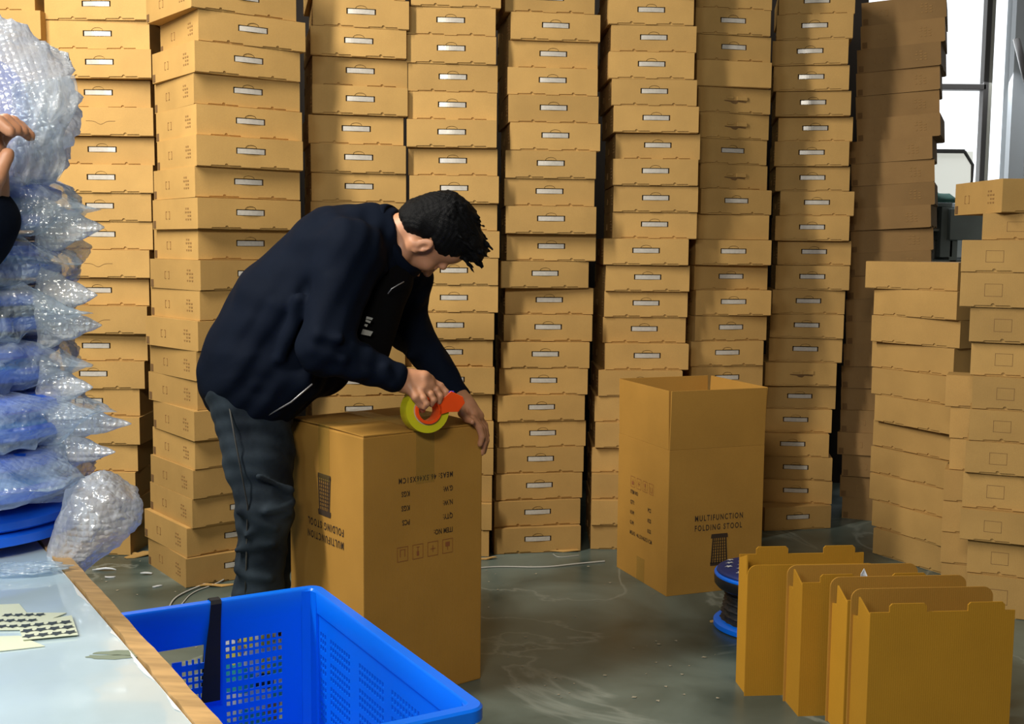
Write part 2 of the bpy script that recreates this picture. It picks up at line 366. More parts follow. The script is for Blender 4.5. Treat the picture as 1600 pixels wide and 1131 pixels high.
# ------------------------------------------------------------------ flat cartons in stacks
STACKS = {
  1: (0.38, 0.38, [
    (-1.707, 4.297, -0.021, 1.773, 0.104), (-1.717, 4.299, 0.034, 1.668, 0.104), (-1.705, 4.276, 0.048, 1.565, 0.104), (-1.706, 4.289, 0.05, 1.46, 0.104),
    (-1.71, 4.287, 0.008, 1.357, 0.104), (-1.717, 4.286, 0.004, 1.253, 0.104), (-1.714, 4.287, 0.008, 1.149, 0.104), (-1.728, 4.286, 0.002, 1.045, 0.104),
    (-1.736, 4.291, 0.036, 0.941, 0.104), (-1.743, 4.286, 0.005, 0.837, 0.104), (-1.749, 4.293, 0.047, 0.733, 0.104), (-1.762, 4.292, 0.037, 0.628, 0.105),
    (-1.779, 4.29, 0.024, 0.524, 0.105), (-1.774, 4.282, -0.021, 0.419, 0.105), (-1.795, 4.292, 0.037, 0.314, 0.105), (-1.797, 4.284, -0.011, 0.209, 0.105),
    (-1.804, 4.277, -0.055, 0.104, 0.105), (-1.806, 4.272, -0.08, 0, 0.104),
  ]),
  2: (0.38, 0.38, [
    (-1.044, 3.837, 0.658, 1.733, 0.102), (-1.052, 3.848, 0.63, 1.632, 0.102), (-1.042, 3.838, 0.64, 1.53, 0.102), (-1.041, 3.828, 0.629, 1.428, 0.102),
    (-1.047, 3.824, 0.649, 1.327, 0.102), (-1.04, 3.825, 0.683, 1.223, 0.103), (-1.044, 3.838, 0.678, 1.12, 0.103), (-1.038, 3.838, 0.738, 1.018, 0.102),
    (-1.044, 3.846, 0.726, 0.917, 0.101), (-1.049, 3.835, 0.761, 0.815, 0.102), (-1.06, 3.849, 0.706, 0.714, 0.101), (-1.057, 3.843, 0.732, 0.612, 0.102),
    (-1.067, 3.835, 0.655, 0.511, 0.102), (-1.07, 3.847, 0.67, 0.409, 0.102), (-1.082, 3.863, 0.676, 0.307, 0.102), (-1.085, 3.856, 0.674, 0.205, 0.102),
    (-1.104, 3.851, 0.681, 0.103, 0.103), (-1.108, 3.847, 0.636, 0, 0.103),
  ]),
  3: (0.355, 0.38, [
    (-0.725, 4.212, 0.254, 1.748, 0.103), (-0.726, 4.211, 0.252, 1.644, 0.104), (-0.742, 4.217, 0.237, 1.539, 0.104), (-0.734, 4.216, 0.235, 1.435, 0.104),
    (-0.732, 4.215, 0.244, 1.331, 0.104), (-0.734, 4.208, 0.238, 1.229, 0.102), (-0.735, 4.208, 0.239, 1.126, 0.102), (-0.735, 4.208, 0.243, 1.024, 0.102),
    (-0.735, 4.208, 0.243, 0.922, 0.102), (-0.735, 4.208, 0.243, 0.819, 0.102), (-0.735, 4.208, 0.243, 0.717, 0.102), (-0.735, 4.208, 0.243, 0.614, 0.102),
    (-0.735, 4.208, 0.243, 0.512, 0.102), (-0.735, 4.208, 0.243, 0.41, 0.102), (-0.735, 4.208, 0.243, 0.307, 0.102), (-0.735, 4.208, 0.243, 0.205, 0.102),
    (-0.735, 4.208, 0.243, 0.102, 0.102), (-0.735, 4.208, 0.243, 0, 0.102),
  ]),
  4: (0.335, 0.38, [
    (-0.391, 4.314, 0.106, 1.739, 0.102), (-0.393, 4.308, 0.102, 1.637, 0.102), (-0.395, 4.301, 0.046, 1.535, 0.102), (-0.39, 4.31, 0.025, 1.433, 0.102),
    (-0.385, 4.3, 0.025, 1.332, 0.101), (-0.389, 4.303, 0.043, 1.231, 0.101), (-0.381, 4.304, 0.049, 1.13, 0.101), (-0.385, 4.305, 0.054, 1.028, 0.102),
    (-0.384, 4.304, 0.048, 0.926, 0.102), (-0.398, 4.307, 0.064, 0.823, 0.102), (-0.401, 4.304, 0.047, 0.72, 0.103), (-0.396, 4.305, 0.055, 0.618, 0.103),
    (-0.403, 4.308, 0.069, 0.515, 0.103), (-0.398, 4.306, 0.055, 0.412, 0.103), (-0.397, 4.301, 0.03, 0.309, 0.103), (-0.401, 4.296, 0.005, 0.205, 0.103),
    (-0.402, 4.291, -0.021, 0.103, 0.103), (-0.411, 4.289, -0.032, 0, 0.103),
  ]),
  5: (0.34, 0.38, [
    (-0.026, 4.39, 0.102, 1.739, 0.102), (-0.021, 4.367, 0.117, 1.636, 0.103), (-0.014, 4.363, 0.102, 1.533, 0.103), (-0.031, 4.356, 0.056, 1.429, 0.104),
    (-0.034, 4.359, 0.062, 1.326, 0.103), (-0.028, 4.351, 0.06, 1.223, 0.103), (-0.024, 4.383, 0.072, 1.121, 0.102), (-0.044, 4.37, 0.192, 1.018, 0.102),
    (-0.028, 4.409, 0.076, 0.915, 0.103), (-0.032, 4.391, 0.077, 0.813, 0.102), (-0.042, 4.379, 0.075, 0.71, 0.102), (-0.048, 4.384, 0.052, 0.609, 0.101),
    (-0.052, 4.357, 0.19, 0.508, 0.101), (-0.046, 4.343, 0.186, 0.406, 0.101), (-0.054, 4.36, 0.169, 0.305, 0.102), (-0.056, 4.333, 0.205, 0.203, 0.102),
    (-0.062, 4.339, 0.211, 0.101, 0.101), (-0.061, 4.321, 0.198, 0, 0.101),
  ]),
  6: (0.325, 0.38, [
    (0.357, 4.45, 0.045, 1.811, 0.101), (0.369, 4.444, 0.05, 1.711, 0.1), (0.379, 4.455, 0.042, 1.611, 0.1), (0.388, 4.46, 0.025, 1.511, 0.1),
    (0.379, 4.45, 0.006, 1.411, 0.101), (0.383, 4.453, 0.014, 1.31, 0.1), (0.383, 4.476, 0.01, 1.209, 0.101), (0.348, 4.441, 0.005, 1.108, 0.101),
    (0.358, 4.443, 0.042, 1.006, 0.101), (0.357, 4.473, 0.049, 0.905, 0.101), (0.352, 4.467, 0.049, 0.804, 0.101), (0.363, 4.451, 0.068, 0.702, 0.102),
    (0.335, 4.427, 0.012, 0.6, 0.102), (0.323, 4.439, 0.001, 0.499, 0.101), (0.326, 4.42, 0, 0.398, 0.101), (0.314, 4.435, -0.017, 0.298, 0.1),
    (0.315, 4.429, -0.02, 0.198, 0.1), (0.314, 4.392, -0.003, 0.098, 0.1), (0.314, 4.42, -0.012, 0, 0.098),
  ]),
  7: (0.31, 0.38, [
    (0.71, 4.577, 0.204, 1.804, 0.1), (0.717, 4.573, 0.26, 1.704, 0.1), (0.725, 4.564, 0.347, 1.605, 0.099), (0.721, 4.567, 0.35, 1.506, 0.099),
    (0.73, 4.557, 0.385, 1.407, 0.099), (0.736, 4.561, 0.303, 1.308, 0.099), (0.719, 4.557, 0.234, 1.209, 0.099), (0.718, 4.553, 0.138, 1.109, 0.1),
    (0.717, 4.561, 0.207, 1.009, 0.1), (0.724, 4.552, 0.14, 0.909, 0.101), (0.724, 4.556, 0.256, 0.807, 0.101), (0.709, 4.546, 0.231, 0.706, 0.101),
    (0.715, 4.561, 0.255, 0.605, 0.101), (0.712, 4.558, 0.245, 0.504, 0.101), (0.71, 4.556, 0.231, 0.403, 0.101), (0.71, 4.552, 0.216, 0.302, 0.101),
    (0.708, 4.549, 0.198, 0.201, 0.101), (0.707, 4.545, 0.178, 0.1, 0.101), (0.707, 4.54, 0.156, 0, 0.1),
  ]),
  8: (0.3, 0.38, [
    (1.063, 4.821, -0.183, 1.82, 0.101), (1.08, 4.844, -0.176, 1.719, 0.101), (1.095, 4.848, -0.148, 1.618, 0.101), (1.085, 4.859, -0.166, 1.517, 0.102),
    (1.095, 4.869, -0.148, 1.415, 0.102), (1.117, 4.868, -0.14, 1.313, 0.102), (1.099, 4.865, -0.177, 1.21, 0.103), (1.114, 4.874, -0.164, 1.108, 0.103),
    (1.105, 4.857, -0.169, 1.005, 0.102), (1.089, 4.832, -0.054, 0.903, 0.102), (1.091, 4.869, -0.174, 0.802, 0.101), (1.089, 4.868, -0.181, 0.7, 0.102),
    (1.066, 4.822, -0.006, 0.6, 0.1), (1.072, 4.857, -0.055, 0.5, 0.099), (1.055, 4.849, -0.094, 0.4, 0.1), (1.044, 4.846, -0.106, 0.3, 0.1),
    (1.057, 4.835, -0.162, 0.2, 0.1), (1.062, 4.841, -0.133, 0.1, 0.1), (1.059, 4.713, 0.208, 0, 0.1),
  ]),
  9: (0.38, 0.34, [
    (1.458, 5.002, -0.98, 1.842, 0.097), (1.459, 4.998, -1.044, 1.745, 0.096), (1.464, 4.99, -1.06, 1.65, 0.095), (1.435, 4.99, -0.998, 1.555, 0.095),
    (1.444, 4.978, -1.02, 1.461, 0.094), (1.451, 4.983, -0.987, 1.366, 0.095), (1.438, 4.979, -0.928, 1.272, 0.094), (1.453, 4.983, -1.039, 1.177, 0.095),
    (1.448, 4.982, -1.007, 1.078, 0.099), (1.447, 4.984, -1.007, 0.979, 0.098), (1.444, 4.98, -1.007, 0.881, 0.098), (1.447, 4.978, -1.007, 0.783, 0.098),
    (1.441, 4.982, -1.007, 0.685, 0.098), (1.438, 4.991, -1.007, 0.587, 0.098), (1.44, 4.994, -1.007, 0.489, 0.098), (1.436, 4.978, -1.007, 0.391, 0.098),
    (1.424, 4.97, -1.007, 0.293, 0.098), (1.446, 4.966, -1.007, 0.195, 0.098), (1.445, 4.981, -1.007, 0.097, 0.097), (1.457, 4.981, -1.007, 0, 0.097),
  ]),
  10: (0.38, 0.34, [
    (1.333, 4.37, -0.888, 1.029, 0.103), (1.369, 4.37, -1.041, 0.927, 0.102), (1.362, 4.365, -0.952, 0.825, 0.102), (1.379, 4.401, -1.04, 0.723, 0.102),
    (1.378, 4.387, -1.058, 0.62, 0.103), (1.389, 4.372, -1.119, 0.517, 0.103), (1.398, 4.407, -1.086, 0.415, 0.103), (1.391, 4.402, -1.1, 0.311, 0.103),
    (1.386, 4.386, -1.077, 0.207, 0.104), (1.395, 4.37, -1.119, 0.103, 0.104), (1.394, 4.342, -1.048, 0, 0.103),
  ]),
  11: (0.36, 0.36, [
    (1.586, 3.775, -0.4, 1.314, 0.109), (1.519, 3.755, -0.4, 1.207, 0.107), (1.459, 3.765, -0.4, 1.1, 0.107), (1.46, 3.765, -0.4, 0.99, 0.11),
    (1.49, 3.748, -0.4, 0.879, 0.111), (1.5, 3.751, -0.4, 0.769, 0.11), (1.508, 3.746, -0.4, 0.659, 0.11), (1.51, 3.764, -0.4, 0.55, 0.109),
    (1.506, 3.773, -0.4, 0.44, 0.11), (1.494, 3.749, -0.4, 0.33, 0.11), (1.493, 3.756, -0.4, 0.22, 0.11), (1.518, 3.746, -0.4, 0.11, 0.11),
    (1.517, 3.741, -0.4, 0, 0.11),
  ]),
  12: (0.36, 0.36, [
    (1.474, 3.887, -0.42, 0.718, 0.103), (1.507, 3.908, -0.42, 0.616, 0.102), (1.523, 3.926, -0.42, 0.515, 0.102), (1.511, 3.924, -0.42, 0.412, 0.102),
    (1.513, 3.915, -0.42, 0.309, 0.103), (1.514, 3.906, -0.42, 0.206, 0.103), (1.52, 3.896, -0.42, 0.103, 0.103), (1.518, 3.886, -0.42, 0, 0.103),
  ]),
}

def rect_outline(W, h, wavy=True):
    """front panel outline, the lower edge stepped with two thumb notches"""
    e = .0022
    bot = [(0.0, e)]
    for c in (.27, .73):
        cx = c * W
        bot += [(cx - .055, e), (cx - .053, .006), (cx - .012, .0065)]
        bot += [(cx - .006 * math.cos(a), .0065 + .006 * math.sin(a)) for a in [math.pi * k / 6 for k in range(7)]]
        bot += [(cx + .012, .0065), (cx + .05, .007), (cx + .053, e)]
    bot.append((W, e))
    return bot + [(W, h - .001), (0, h - .001)]
def make_flat_carton(W, D, kind):
    """kind: handle, closed, plain, torn, side (printed square on the front)"""
    h = .103
    bm = bmesh.new()
    sx0, sx1, sz0, sz1 = W / 2 - .053, W / 2 + .053, .047, .068
    hole = [(sx0, sz0), (sx1, sz0), (sx1, sz1)] + [(W / 2 + .021 * math.cos(a), sz1 + .011 * math.sin(a)) for a in [math.pi * k / 8 for k in range(9)]] + [(sx0, sz1)]
    if kind == 'handle':
        A, B = ring_fill(bm, rect_outline(W, h), hole, 0)
        skirt(bm, A, .0045); skirt(bm, B, .028, mi=2, cap=True)
        A, B = ring_fill(bm, [(.001, 0), (W - .001, 0), (W - .001, h), (.001, h)], [(sx0 - .008, sz0 - .008), (sx1 + .008, sz0 - .008), (sx1 + .008, sz1 + .018), (sx0 - .008, sz1 + .018)], .0045)
        # rounded flap of board behind the arch
        prism(bm, [(W / 2 + .0195 * math.cos(a), sz1 + .0005 + .0090 * math.sin(a)) for a in [math.pi * k / 8 for k in range(9)]], 'y', .0015, .003)
        back0 = skirt(bm, A, D - .0045, cap=True)
    else:
        prism(bm, rect_outline(W, h) if kind != 'plain' else [(0, .002), (W, .002), (W, h - .001), (0, h - .001)], 'y', 0, .0045)
        bbox(bm, .001, W - .001, .0045, D, 0, h)
        if kind == 'closed':
            n = 18; pts = []
            for i in range(n + 1):
                t = i / n; x = sx0 + (sx1 - sx0) * t; z = .052 - .012 * math.exp(-((t - .5) / .16) ** 2)
                pts.append((x, -.0006, z))
            for a, b in zip(pts, pts[1:]):
                vs = [bm.verts.new(a), bm.verts.new(b), bm.verts.new((b[0], b[1], b[2] + .0016)), bm.verts.new((a[0], a[1], a[2] + .0016))]
                bm.faces.new(vs).material_index = 2
        if kind == 'torn':
            pts = [(sx0 + .006, .050), (W / 2 - .018, .046), (W / 2 - .008, .040), (W / 2 + .006, .038), (W / 2 + .016, .046), (sx1 - .004, .044), (sx1 - .002, .049), (W / 2 + .016, .053), (W / 2 - .01, .052), (sx0 + .01, .053)]
            prism(bm, pts, 'y', -.0008, .001, 2)
            bbox(bm, W / 2 + .008, sx1, -.006, -.001, .052, .068, .001)
            bbox(bm, W / 2 - .034, W / 2 - .006, -.004, -.001, .058, .068, .001)
        if kind == 'side':
            cx, cz, a, t = W * .27, h * .5, .026, .0012
            for (x0, x1, z0, z1) in ((cx - a, cx + a, cz + a * .72 - t, cz + a * .72), (cx - a, cx + a, cz - a * .72, cz - a * .72 + t), (cx - a, cx - a + t, cz - a * .72, cz + a * .72), (cx + a - t, cx + a, cz - a * .72, cz + a * .72)):
                bbox(bm, x0, x1, -.0004, 0, z0, z1, 0, 3)
    # slot notches at the far corner of the left side and faint print on it
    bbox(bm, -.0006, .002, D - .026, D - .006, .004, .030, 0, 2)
    rr = random.Random(3)
    def ink(y0, y1, z0, z1): bbox(bm, -.0005, .001, y0, y1, z0, z1, 0, 1)
    for k in range(4):          # block of marks near the front
        for j in range(3):
            y = .055 + j * .018; z = .030 + k * .012
            if rr.random() < .8: ink(y, y + .006 + .006 * rr.random(), z, z + .005)
    for (y0, y1, z0, z1) in ((.23, .232, .035, .06), (.262, .264, .035, .06), (.23, .24, .06, .0615), (.254, .264, .06, .0615), (.23, .24, .035, .0365), (.254, .264, .035, .0365)): ink(y0, y1, z0, z1)
    o = from_bm('flat_carton', bm, None, mats=[M_CARDSHADE if kind == 'shaded' else M_CARD, M_INKF, M_SLOT, M_INK])
    if kind == 'handle':
        bm = bmesh.new(); n = 10
        prof = []
        for i in range(n + 1):
            t = i / n; x = sx0 + .005 + (sx1 - sx0 - .010) * t; y = -.003 * math.sin(math.pi * t) + .0005
            prof.append((x, y))
        ra = [[bm.verts.new((x, y, z)) for z in (sz0 + .0015, sz1 - .003)] for x, y in prof]
        rb = [[bm.verts.new((x, y + .003, z)) for z in (sz0 + .0015, sz1 - .003)] for x, y in prof]
        for a, b, c, d in zip(ra, ra[1:], rb, rb[1:]):
            bm.faces.new((a[0], b[0], b[1], a[1])); bm.faces.new((c[0], c[1], d[1], d[0]))
            bm.faces.new((a[0], c[0], d[0], b[0])); bm.faces.new((a[1], b[1], d[1], c[1]))
        bm.faces.new((ra[0][0], ra[0][1], rb[0][1], rb[0][0])); bm.faces.new((ra[-1][0], rb[-1][0], rb[-1][1], ra[-1][1]))
        from_bm('handle', bm, M_HANDLE, o, smooth=False)
    return o
M_CARDSHADE = cardboard('cardboard_shaded', (.27, .155, .055))  # same board, darkened to carry the shade on the stack beside the window
M_INKF = mat('ink_faint', (.30, .165, .05), .8)
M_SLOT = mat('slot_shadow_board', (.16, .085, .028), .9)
ORD = ['bottom', 'second', 'third', 'fourth', 'fifth', 'sixth', 'seventh', 'eighth', 'ninth', 'tenth', 'eleventh', 'twelfth', 'thirteenth', 'fourteenth', 'fifteenth', 'sixteenth', 'seventeenth', 'eighteenth', 'nineteenth', 'twentieth', 'twenty-first', 'twenty-second', 'twenty-third', 'twenty-fourth']
WHERE = {110: 'stack with printed squares, right edge', 0: 'stack cut off by the left edge', 1: 'stack behind the bubble-wrapped pile', 2: "corner-on stack between wrapped pile and man",
         3: "stack directly behind the man's back", 4: "stack behind the man's head", 5: "stack between man's head and open carton",
         6: 'stack behind open carton, nearer the man', 7: 'stack straight behind the open carton', 8: 'stack between open carton and dark stack',
         9: 'dark stack beside the window', 10: 'plain-fronted stack below the window', 11: 'stack with printed squares, right edge', 12: 'stack squeezed before the printed squares'}
# cartons (column, index from the top of the table) whose front looks different
SPECIAL = {(1, 2): 'closed', (1, 7): 'closed', (1, 9): 'closed', (7, 0): 'plain', (7, 1): 'torn', (7, 2): 'torn', (7, 4): 'torn', (7, 6): 'plain', (8, 12): 'torn'}
LOOK = {'shaded': 'flat shaded brown carton', 'lip': 'flat carton without handle', 'handle': 'flat carton with white handle', 'closed': 'flat carton with uncut slit', 'plain': 'flat carton with blank front', 'torn': 'flat carton with torn hole', 'side': 'flat carton with square mark'}

W9 = .335
STACKS[3] = (.345, .38, STACKS[3][2]); STACKS[4] = (.330, .24, STACKS[4][2]); STACKS[7] = (STACKS[7][0], .17, STACKS[7][2])
STACKS[10] = (.38, .26, [(t[0] + .015, t[1] + .045, *t[2:]) for t in STACKS[10][2]])
T9 = []
for k, t in enumerate(STACKS[9][2]):                       # long side towards the camera, near corner at its right end
    T9.append((t[0], t[1], -.38 + .04 * math.sin(k * 1.9), t[3], t[4]))
STACKS[9] = (.36, W9, T9)
SEAM11 = [(1534, 375), (1501, 425), (1499, 479), (1513.7, 534), (1515.6, 586), (1518, 638.5), (1513, 688), (1507, 738), (1503, 792), (1499, 842), (1510, 894), (1508, 960)]
T11 = []; zt = 1.292
for x, y in SEAM11:
    p = at(x, y, 3.65 + .01 * math.sin(x)); z = p.z if y < 900 else 0.0
    T11.append((p.x, p.y, -.40 + .03 * math.sin(x * 3), z, zt - z)); zt = z

STACKS[11] = (.36, .17, T11)
STACKS[12] = (.36, .12, [(at(x, 600, 3.87).x, 3.87, -.42, .108 * (6 - k), .108) for k, x in enumerate((1478, 1487, 1489, 1482, 1482, 1482, 1484))])
STACKS[0] = (.37, .38, [(STACKS[1][2][i][0] - .385 - .38 * max(0, -STACKS[1][2][i][2]) * .3, 4.26 + .006 * math.sin(i * 3.1), .01 * math.sin(i * 1.7), (17 - i) * .1045 + .02, .1045) for i in range(18)])
STACKS[0][2][-1] = (*STACKS[0][2][-1][:3], 0.0, .1245)
proto = {}
def place(c, idx_from_floor, kind, x, y, yaw, z, h, W, D):
    key = (c, kind)
    if key not in proto:
        proto[key] = make_flat_carton(W, D, kind); o = proto[key]
    else: o = copy_tree(proto[key])
    o.location = (x, y, z); o.rotation_euler = (0, 0, yaw); o.scale = (1, 1, (h - .0006) / .103)
    pos = 'lowest' if idx_from_floor == 0 else ORD[idx_from_floor] + ' up'
    tag(o, '%s, %s in the %s' % (LOOK[kind], pos, WHERE[c]), 'box', 'flat cartons in the stacks')
    return o
for c in sorted(STACKS):
    W, D, T = STACKS[c]
    n = len(T); T = list(T)
    base_kind = 'side' if c in (11,) else ('plain2' if c in (9, 10, 12) else 'handle')
    rows = [(T[n - 1 - k], SPECIAL.get((c, n - 1 - k))) for k in range(n)]       # from the floor up
    if c <= 9:                                                                   # the stacks go on above
        zt = T[0][3] + T[0][4]; h = T[0][4]; k = 0
        rr = random.Random(c)
        while zt < 2.12 + (.15 if c >= 5 else 0) - .05:
            t = T[0]; rows.append(((t[0] + rr.uniform(-.012, .012), t[1] + rr.uniform(-.01, .01), t[2] + rr.uniform(-.05, .05), zt, h), None)); zt += h
    for k, (t, sp) in enumerate(rows):
        kd = sp or base_kind
        if kd == 'plain2': kd = 'shaded' if c == 9 else 'lip'
        if c == 9:
            a = t[2]; tilt = -.055 * min(1, t[3] / .8)
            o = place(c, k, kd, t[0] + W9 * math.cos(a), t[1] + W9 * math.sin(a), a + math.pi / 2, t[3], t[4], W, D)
            o.rotation_euler = (Matrix.Rotation(a, 3, 'Z') @ Matrix.Rotation(tilt, 3, 'Y') @ Matrix.Rotation(math.pi / 2, 3, 'Z')).to_euler()
        else:
            jy = .010 * math.sin(k * 2.7 + c * 1.9) + .006 * math.sin(k * 5.1 + c) if c < 9 else 0
            place(c, k, kd, t[0] + jy * t[0] / t[1], t[1] + jy, t[2], t[3], t[4], W, D)

p = at(1565, 327, 3.60); proto[(11, 'side')].name = 'flat_carton'
place(110, len(STACKS[11][2]), 'side', p.x, p.y, .05, 1.2925, .105, .36, .34)

# ------------------------------------------------------------------ the two big master cartons
CW, CD, BODY, FLAP = .37, .385, .50, .20
def place_on(me, o_parent, name, origin, xdir, zdir, m, off=.0012):
    """flat lettering me (xy plane) placed on a face: x along xdir, y along zdir"""
    x = Vector(xdir).normalized(); z = Vector(zdir).normalized(); n = x.cross(z)
    M = Matrix(((x.x, z.x, n.x, origin[0] + n.x * off), (x.y, z.y, n.y, origin[1] + n.y * off), (x.z, z.z, n.z, origin[2] + n.z * off), (0, 0, 0, 1)))
    me.transform(M); return link(name, me, m, o_parent)
def merge_meshes(lst):
    bm = bmesh.new()
    for me, dx, dy in lst:
        me.transform(Matrix.Translation((dx, dy, 0))); bm.from_mesh(me); bpy.data.meshes.remove(me)
    me = bpy.data.meshes.new('print'); bm.to_mesh(me); bm.free(); return me
def rects(lst):
    bm = bmesh.new()
    for x0, x1, y0, y1 in lst: bm.faces.new([bm.verts.new(p) for p in ((x0, y0, 0), (x1, y0, 0), (x1, y1, 0), (x0, y1, 0))])
    me = bpy.data.meshes.new('r'); bm.to_mesh(me); bm.free(); return me
def title_mesh():
    a = text_mesh('MULTIFUNCTION', .0275, .68, 1.36); b = text_mesh('FOLDING STOOL', .0275, .68, 1.36)
    return merge_meshes([(a, -.098, .016), (b, -.098, -.018)])
def stool_picture():
    bm = bmesh.new()
    def q(p): bm.faces.new([bm.verts.new((a, b, 0)) for a, b in p])
    q([(-.031, .0), (.031, .0), (.033, -.008), (.033, -.015), (-.033, -.015), (-.033, -.008)])
    for k in range(7):
        x0 = -.027 + k * .0082; s = .0028 if k in (0, 6) else .0021
        t = 1.22
        q([(x0, -.0145), (x0 + s * 2, -.0145), ((x0 + s * 2) * t, -.105), (x0 * t, -.105)])
    for j in range(8):
        z = -.024 - j * .0098; wd = .027 + .0007 * j
        q([(-wd, z), (wd, z), (wd, z - .0022), (-wd, z - .0022)])
    q([(-.0345, -.099), (.0345, -.099), (.033, -.111), (-.033, -.111)])
    me = bpy.data.meshes.new('p'); bm.to_mesh(me); bm.free(); return me
def info_mesh():
    L = []
    rows = [('ITEM NO:', None), ('QTY:', 'PCS'), ('N.W:', 'KGS'), ('G.W:', 'KGS')]
    y = .095
    for a, b in rows:
        L.append((text_mesh(a, .019, .72, 1.05), -.088, y))
        if b: L.append((text_mesh(b, .019, .72, 1.05), .047, y - .002))
        y -= .037
    L.append((text_mesh('MEAS: 46.5X46X51CM', .0195, .72, 1.30), -.088, y))
    return merge_meshes(L)
def icons_mesh():
    r = []
    t = .0012; w_ = .033
    for k in range(4):
        x = -.088 + k * .047
        r += [(x, x + w_, 0, t), (x, x + w_, .038 - t, .038), (x, x + t, 0, .038), (x + w_ - t, x + w_, 0, .038)]
        c = x + w_ / 2
        if k == 0: r += [(c - .007, c + .007, .008, .020), (c - .0008, c + .0008, .020, .030)]                    # keep dry
        if k == 1: r += [(c - .008, c + .008, .018, .020), (c - .001, c + .001, .010, .028)]
        if k == 2: r += [(c - .0035, c + .0035, .018, .030), (c - .0008, c + .0008, .008, .018), (c - .005, c + .005, .0065, .008)]   # glass
        if k == 3: r += [(c - .008, c - .006, .008, .026), (c + .006, c + .008, .008, .026), (c - .009, c + .009, .0065, .0078)]
    return rects(r)
def prints(o, side, flip, zc):
    """side 'R': face along +x at y=0 ; side 'L': face x=0. flip: carton upside down"""
    zd = Vector((0, 0, -1 if flip else 1))
    def face(u):      # u metres from the near corner
        return Vector((u, 0, zc)) if side[0] == 'R' else Vector((0, u, zc))
    xd = Vector((1, 0, 0)) if side[0] == 'R' else Vector((0, -1, 0))
    if flip: xd = -xd
    half = CW / 2 if side[0] == 'R' else CD / 2
    return face(half), xd, zd
def big_walls(bm, H, t=.0045, W=CW, D=CD):
    """four walls with a seam crease, open top"""
    for (x0, x1, y0, y1) in ((0, W, 0, t), (0, W, D - t, D), (0, t, t, D - t), (W - t, W, t, D - t)):
        bbox(bm, x0, x1, y0, y1, 0, H, .0012)
# --- open carton, standing upright, its flaps folded straight up
cz = empty('open_carton', (.529, 3.802, 0), .36)
tag(cz, 'tall open master carton with upright flaps and printed stool picture, standing on the floor', 'box')
bm = bmesh.new(); big_walls(bm, BODY)
bbox(bm, .003, CW - .003, .003, CD - .003, .0, .006)
from_bm('body', bm, M_CARD2, cz)
H = BODY + FLAP
def flap(nm, x0, x1, y0, y1, lean=(0, 0), notch=.006):
    """upright flap with rounded corners; lean tips its upper edge"""
    bm = bmesh.new(); vs = bbox(bm, x0, x1, y0, y1, BODY + .0003, H, .0006)
    for v in bm.verts:
        k = (v.co.z - BODY) / FLAP
        v.co.x += lean[0] * k; v.co.y += lean[1] * k
    return from_bm(nm, bm, M_CARD2, cz)
flap('flap', .001, CW - .001, .0, .0045, (0, -.006))
flap('flap', .0, .0045, .006, CD - .003, (-.004, 0))
flap('flap', CW - .004, CW + .0005, .006, CD - .003, (.010, 0))
flap('flap', .003, CW - .003, CD - .004, CD + .0005, (0, .008))
c0, xd, zd = prints(cz, 'R', False, .22)
place_on(title_mesh(), cz, 'printed_lettering', c0 + Vector((.015, 0, .015)), xd, zd, M_INKD)
place_on(stool_picture(), cz, 'printed_picture', c0 + Vector((.015, 0, -.018)), xd, zd, M_INKD)
c0, xd, zd = prints(cz, 'L', False, .20)
place_on(info_mesh(), cz, 'printed_lettering', c0 + Vector((0, 0, .005)), xd, zd, M_INKD)
place_on(icons_mesh(), cz, 'printed_icons', c0 + Vector((0, 0, .125)), xd, zd, M_INKR)
bm = bmesh.new(); bbox(bm, -.0012, -.0006, CD / 2 - .03, CD / 2 + .03, 0, .085); from_bm('tape_strip', bm, M_TAPE, cz)
# --- carton being taped: upside down, its lower flaps hanging straight to the floor
tz = empty('taped_carton', (-.366, 2.81, 0), .675)
tag(tz, 'tall upside-down master carton the man is taping shut, mirrored print on both near sides', 'box')
bm = bmesh.new()
bbox(bm, 0, CW, 0, CD, 0, FLAP + BODY, .004)
from_bm('body', bm, M_CARD2, tz)
# closed flaps on top: two boards meeting in the middle, slightly proud
for (y0, y1, lean) in ((.001, CD / 2 - .0015, .0035), (CD / 2 + .0015, CD - .001, .004)):
    bm = bmesh.new(); bbox(bm, .002, CW - .002, y0, y1, H + .0005, H + .0045, .001)
    for v in bm.verts:
        inner = abs(v.co.y - (0 if y0 < .01 else CD)) / (CD / 2)
        v.co.z += lean * inner * inner
    from_bm('flap', bm, M_CARD2, tz)
c0, xd, zd = prints(tz, 'L', True, .452)
place_on(title_mesh(), tz, 'printed_lettering', c0 + Vector((0, 0, -.02)), xd, zd, M_INKD)
place_on(stool_picture(), tz, 'printed_picture', c0 + Vector((0, 0, .015)), xd, zd, M_INKD)
c0, xd, zd = prints(tz, 'R', True, .532)
place_on(info_mesh(), tz, 'printed_lettering', c0 + Vector((.0, 0, 0)), xd, zd, M_INKD)
place_on(icons_mesh(), tz, 'printed_icons', c0 + Vector((.0, 0, -.125)), xd, zd, M_INKR)
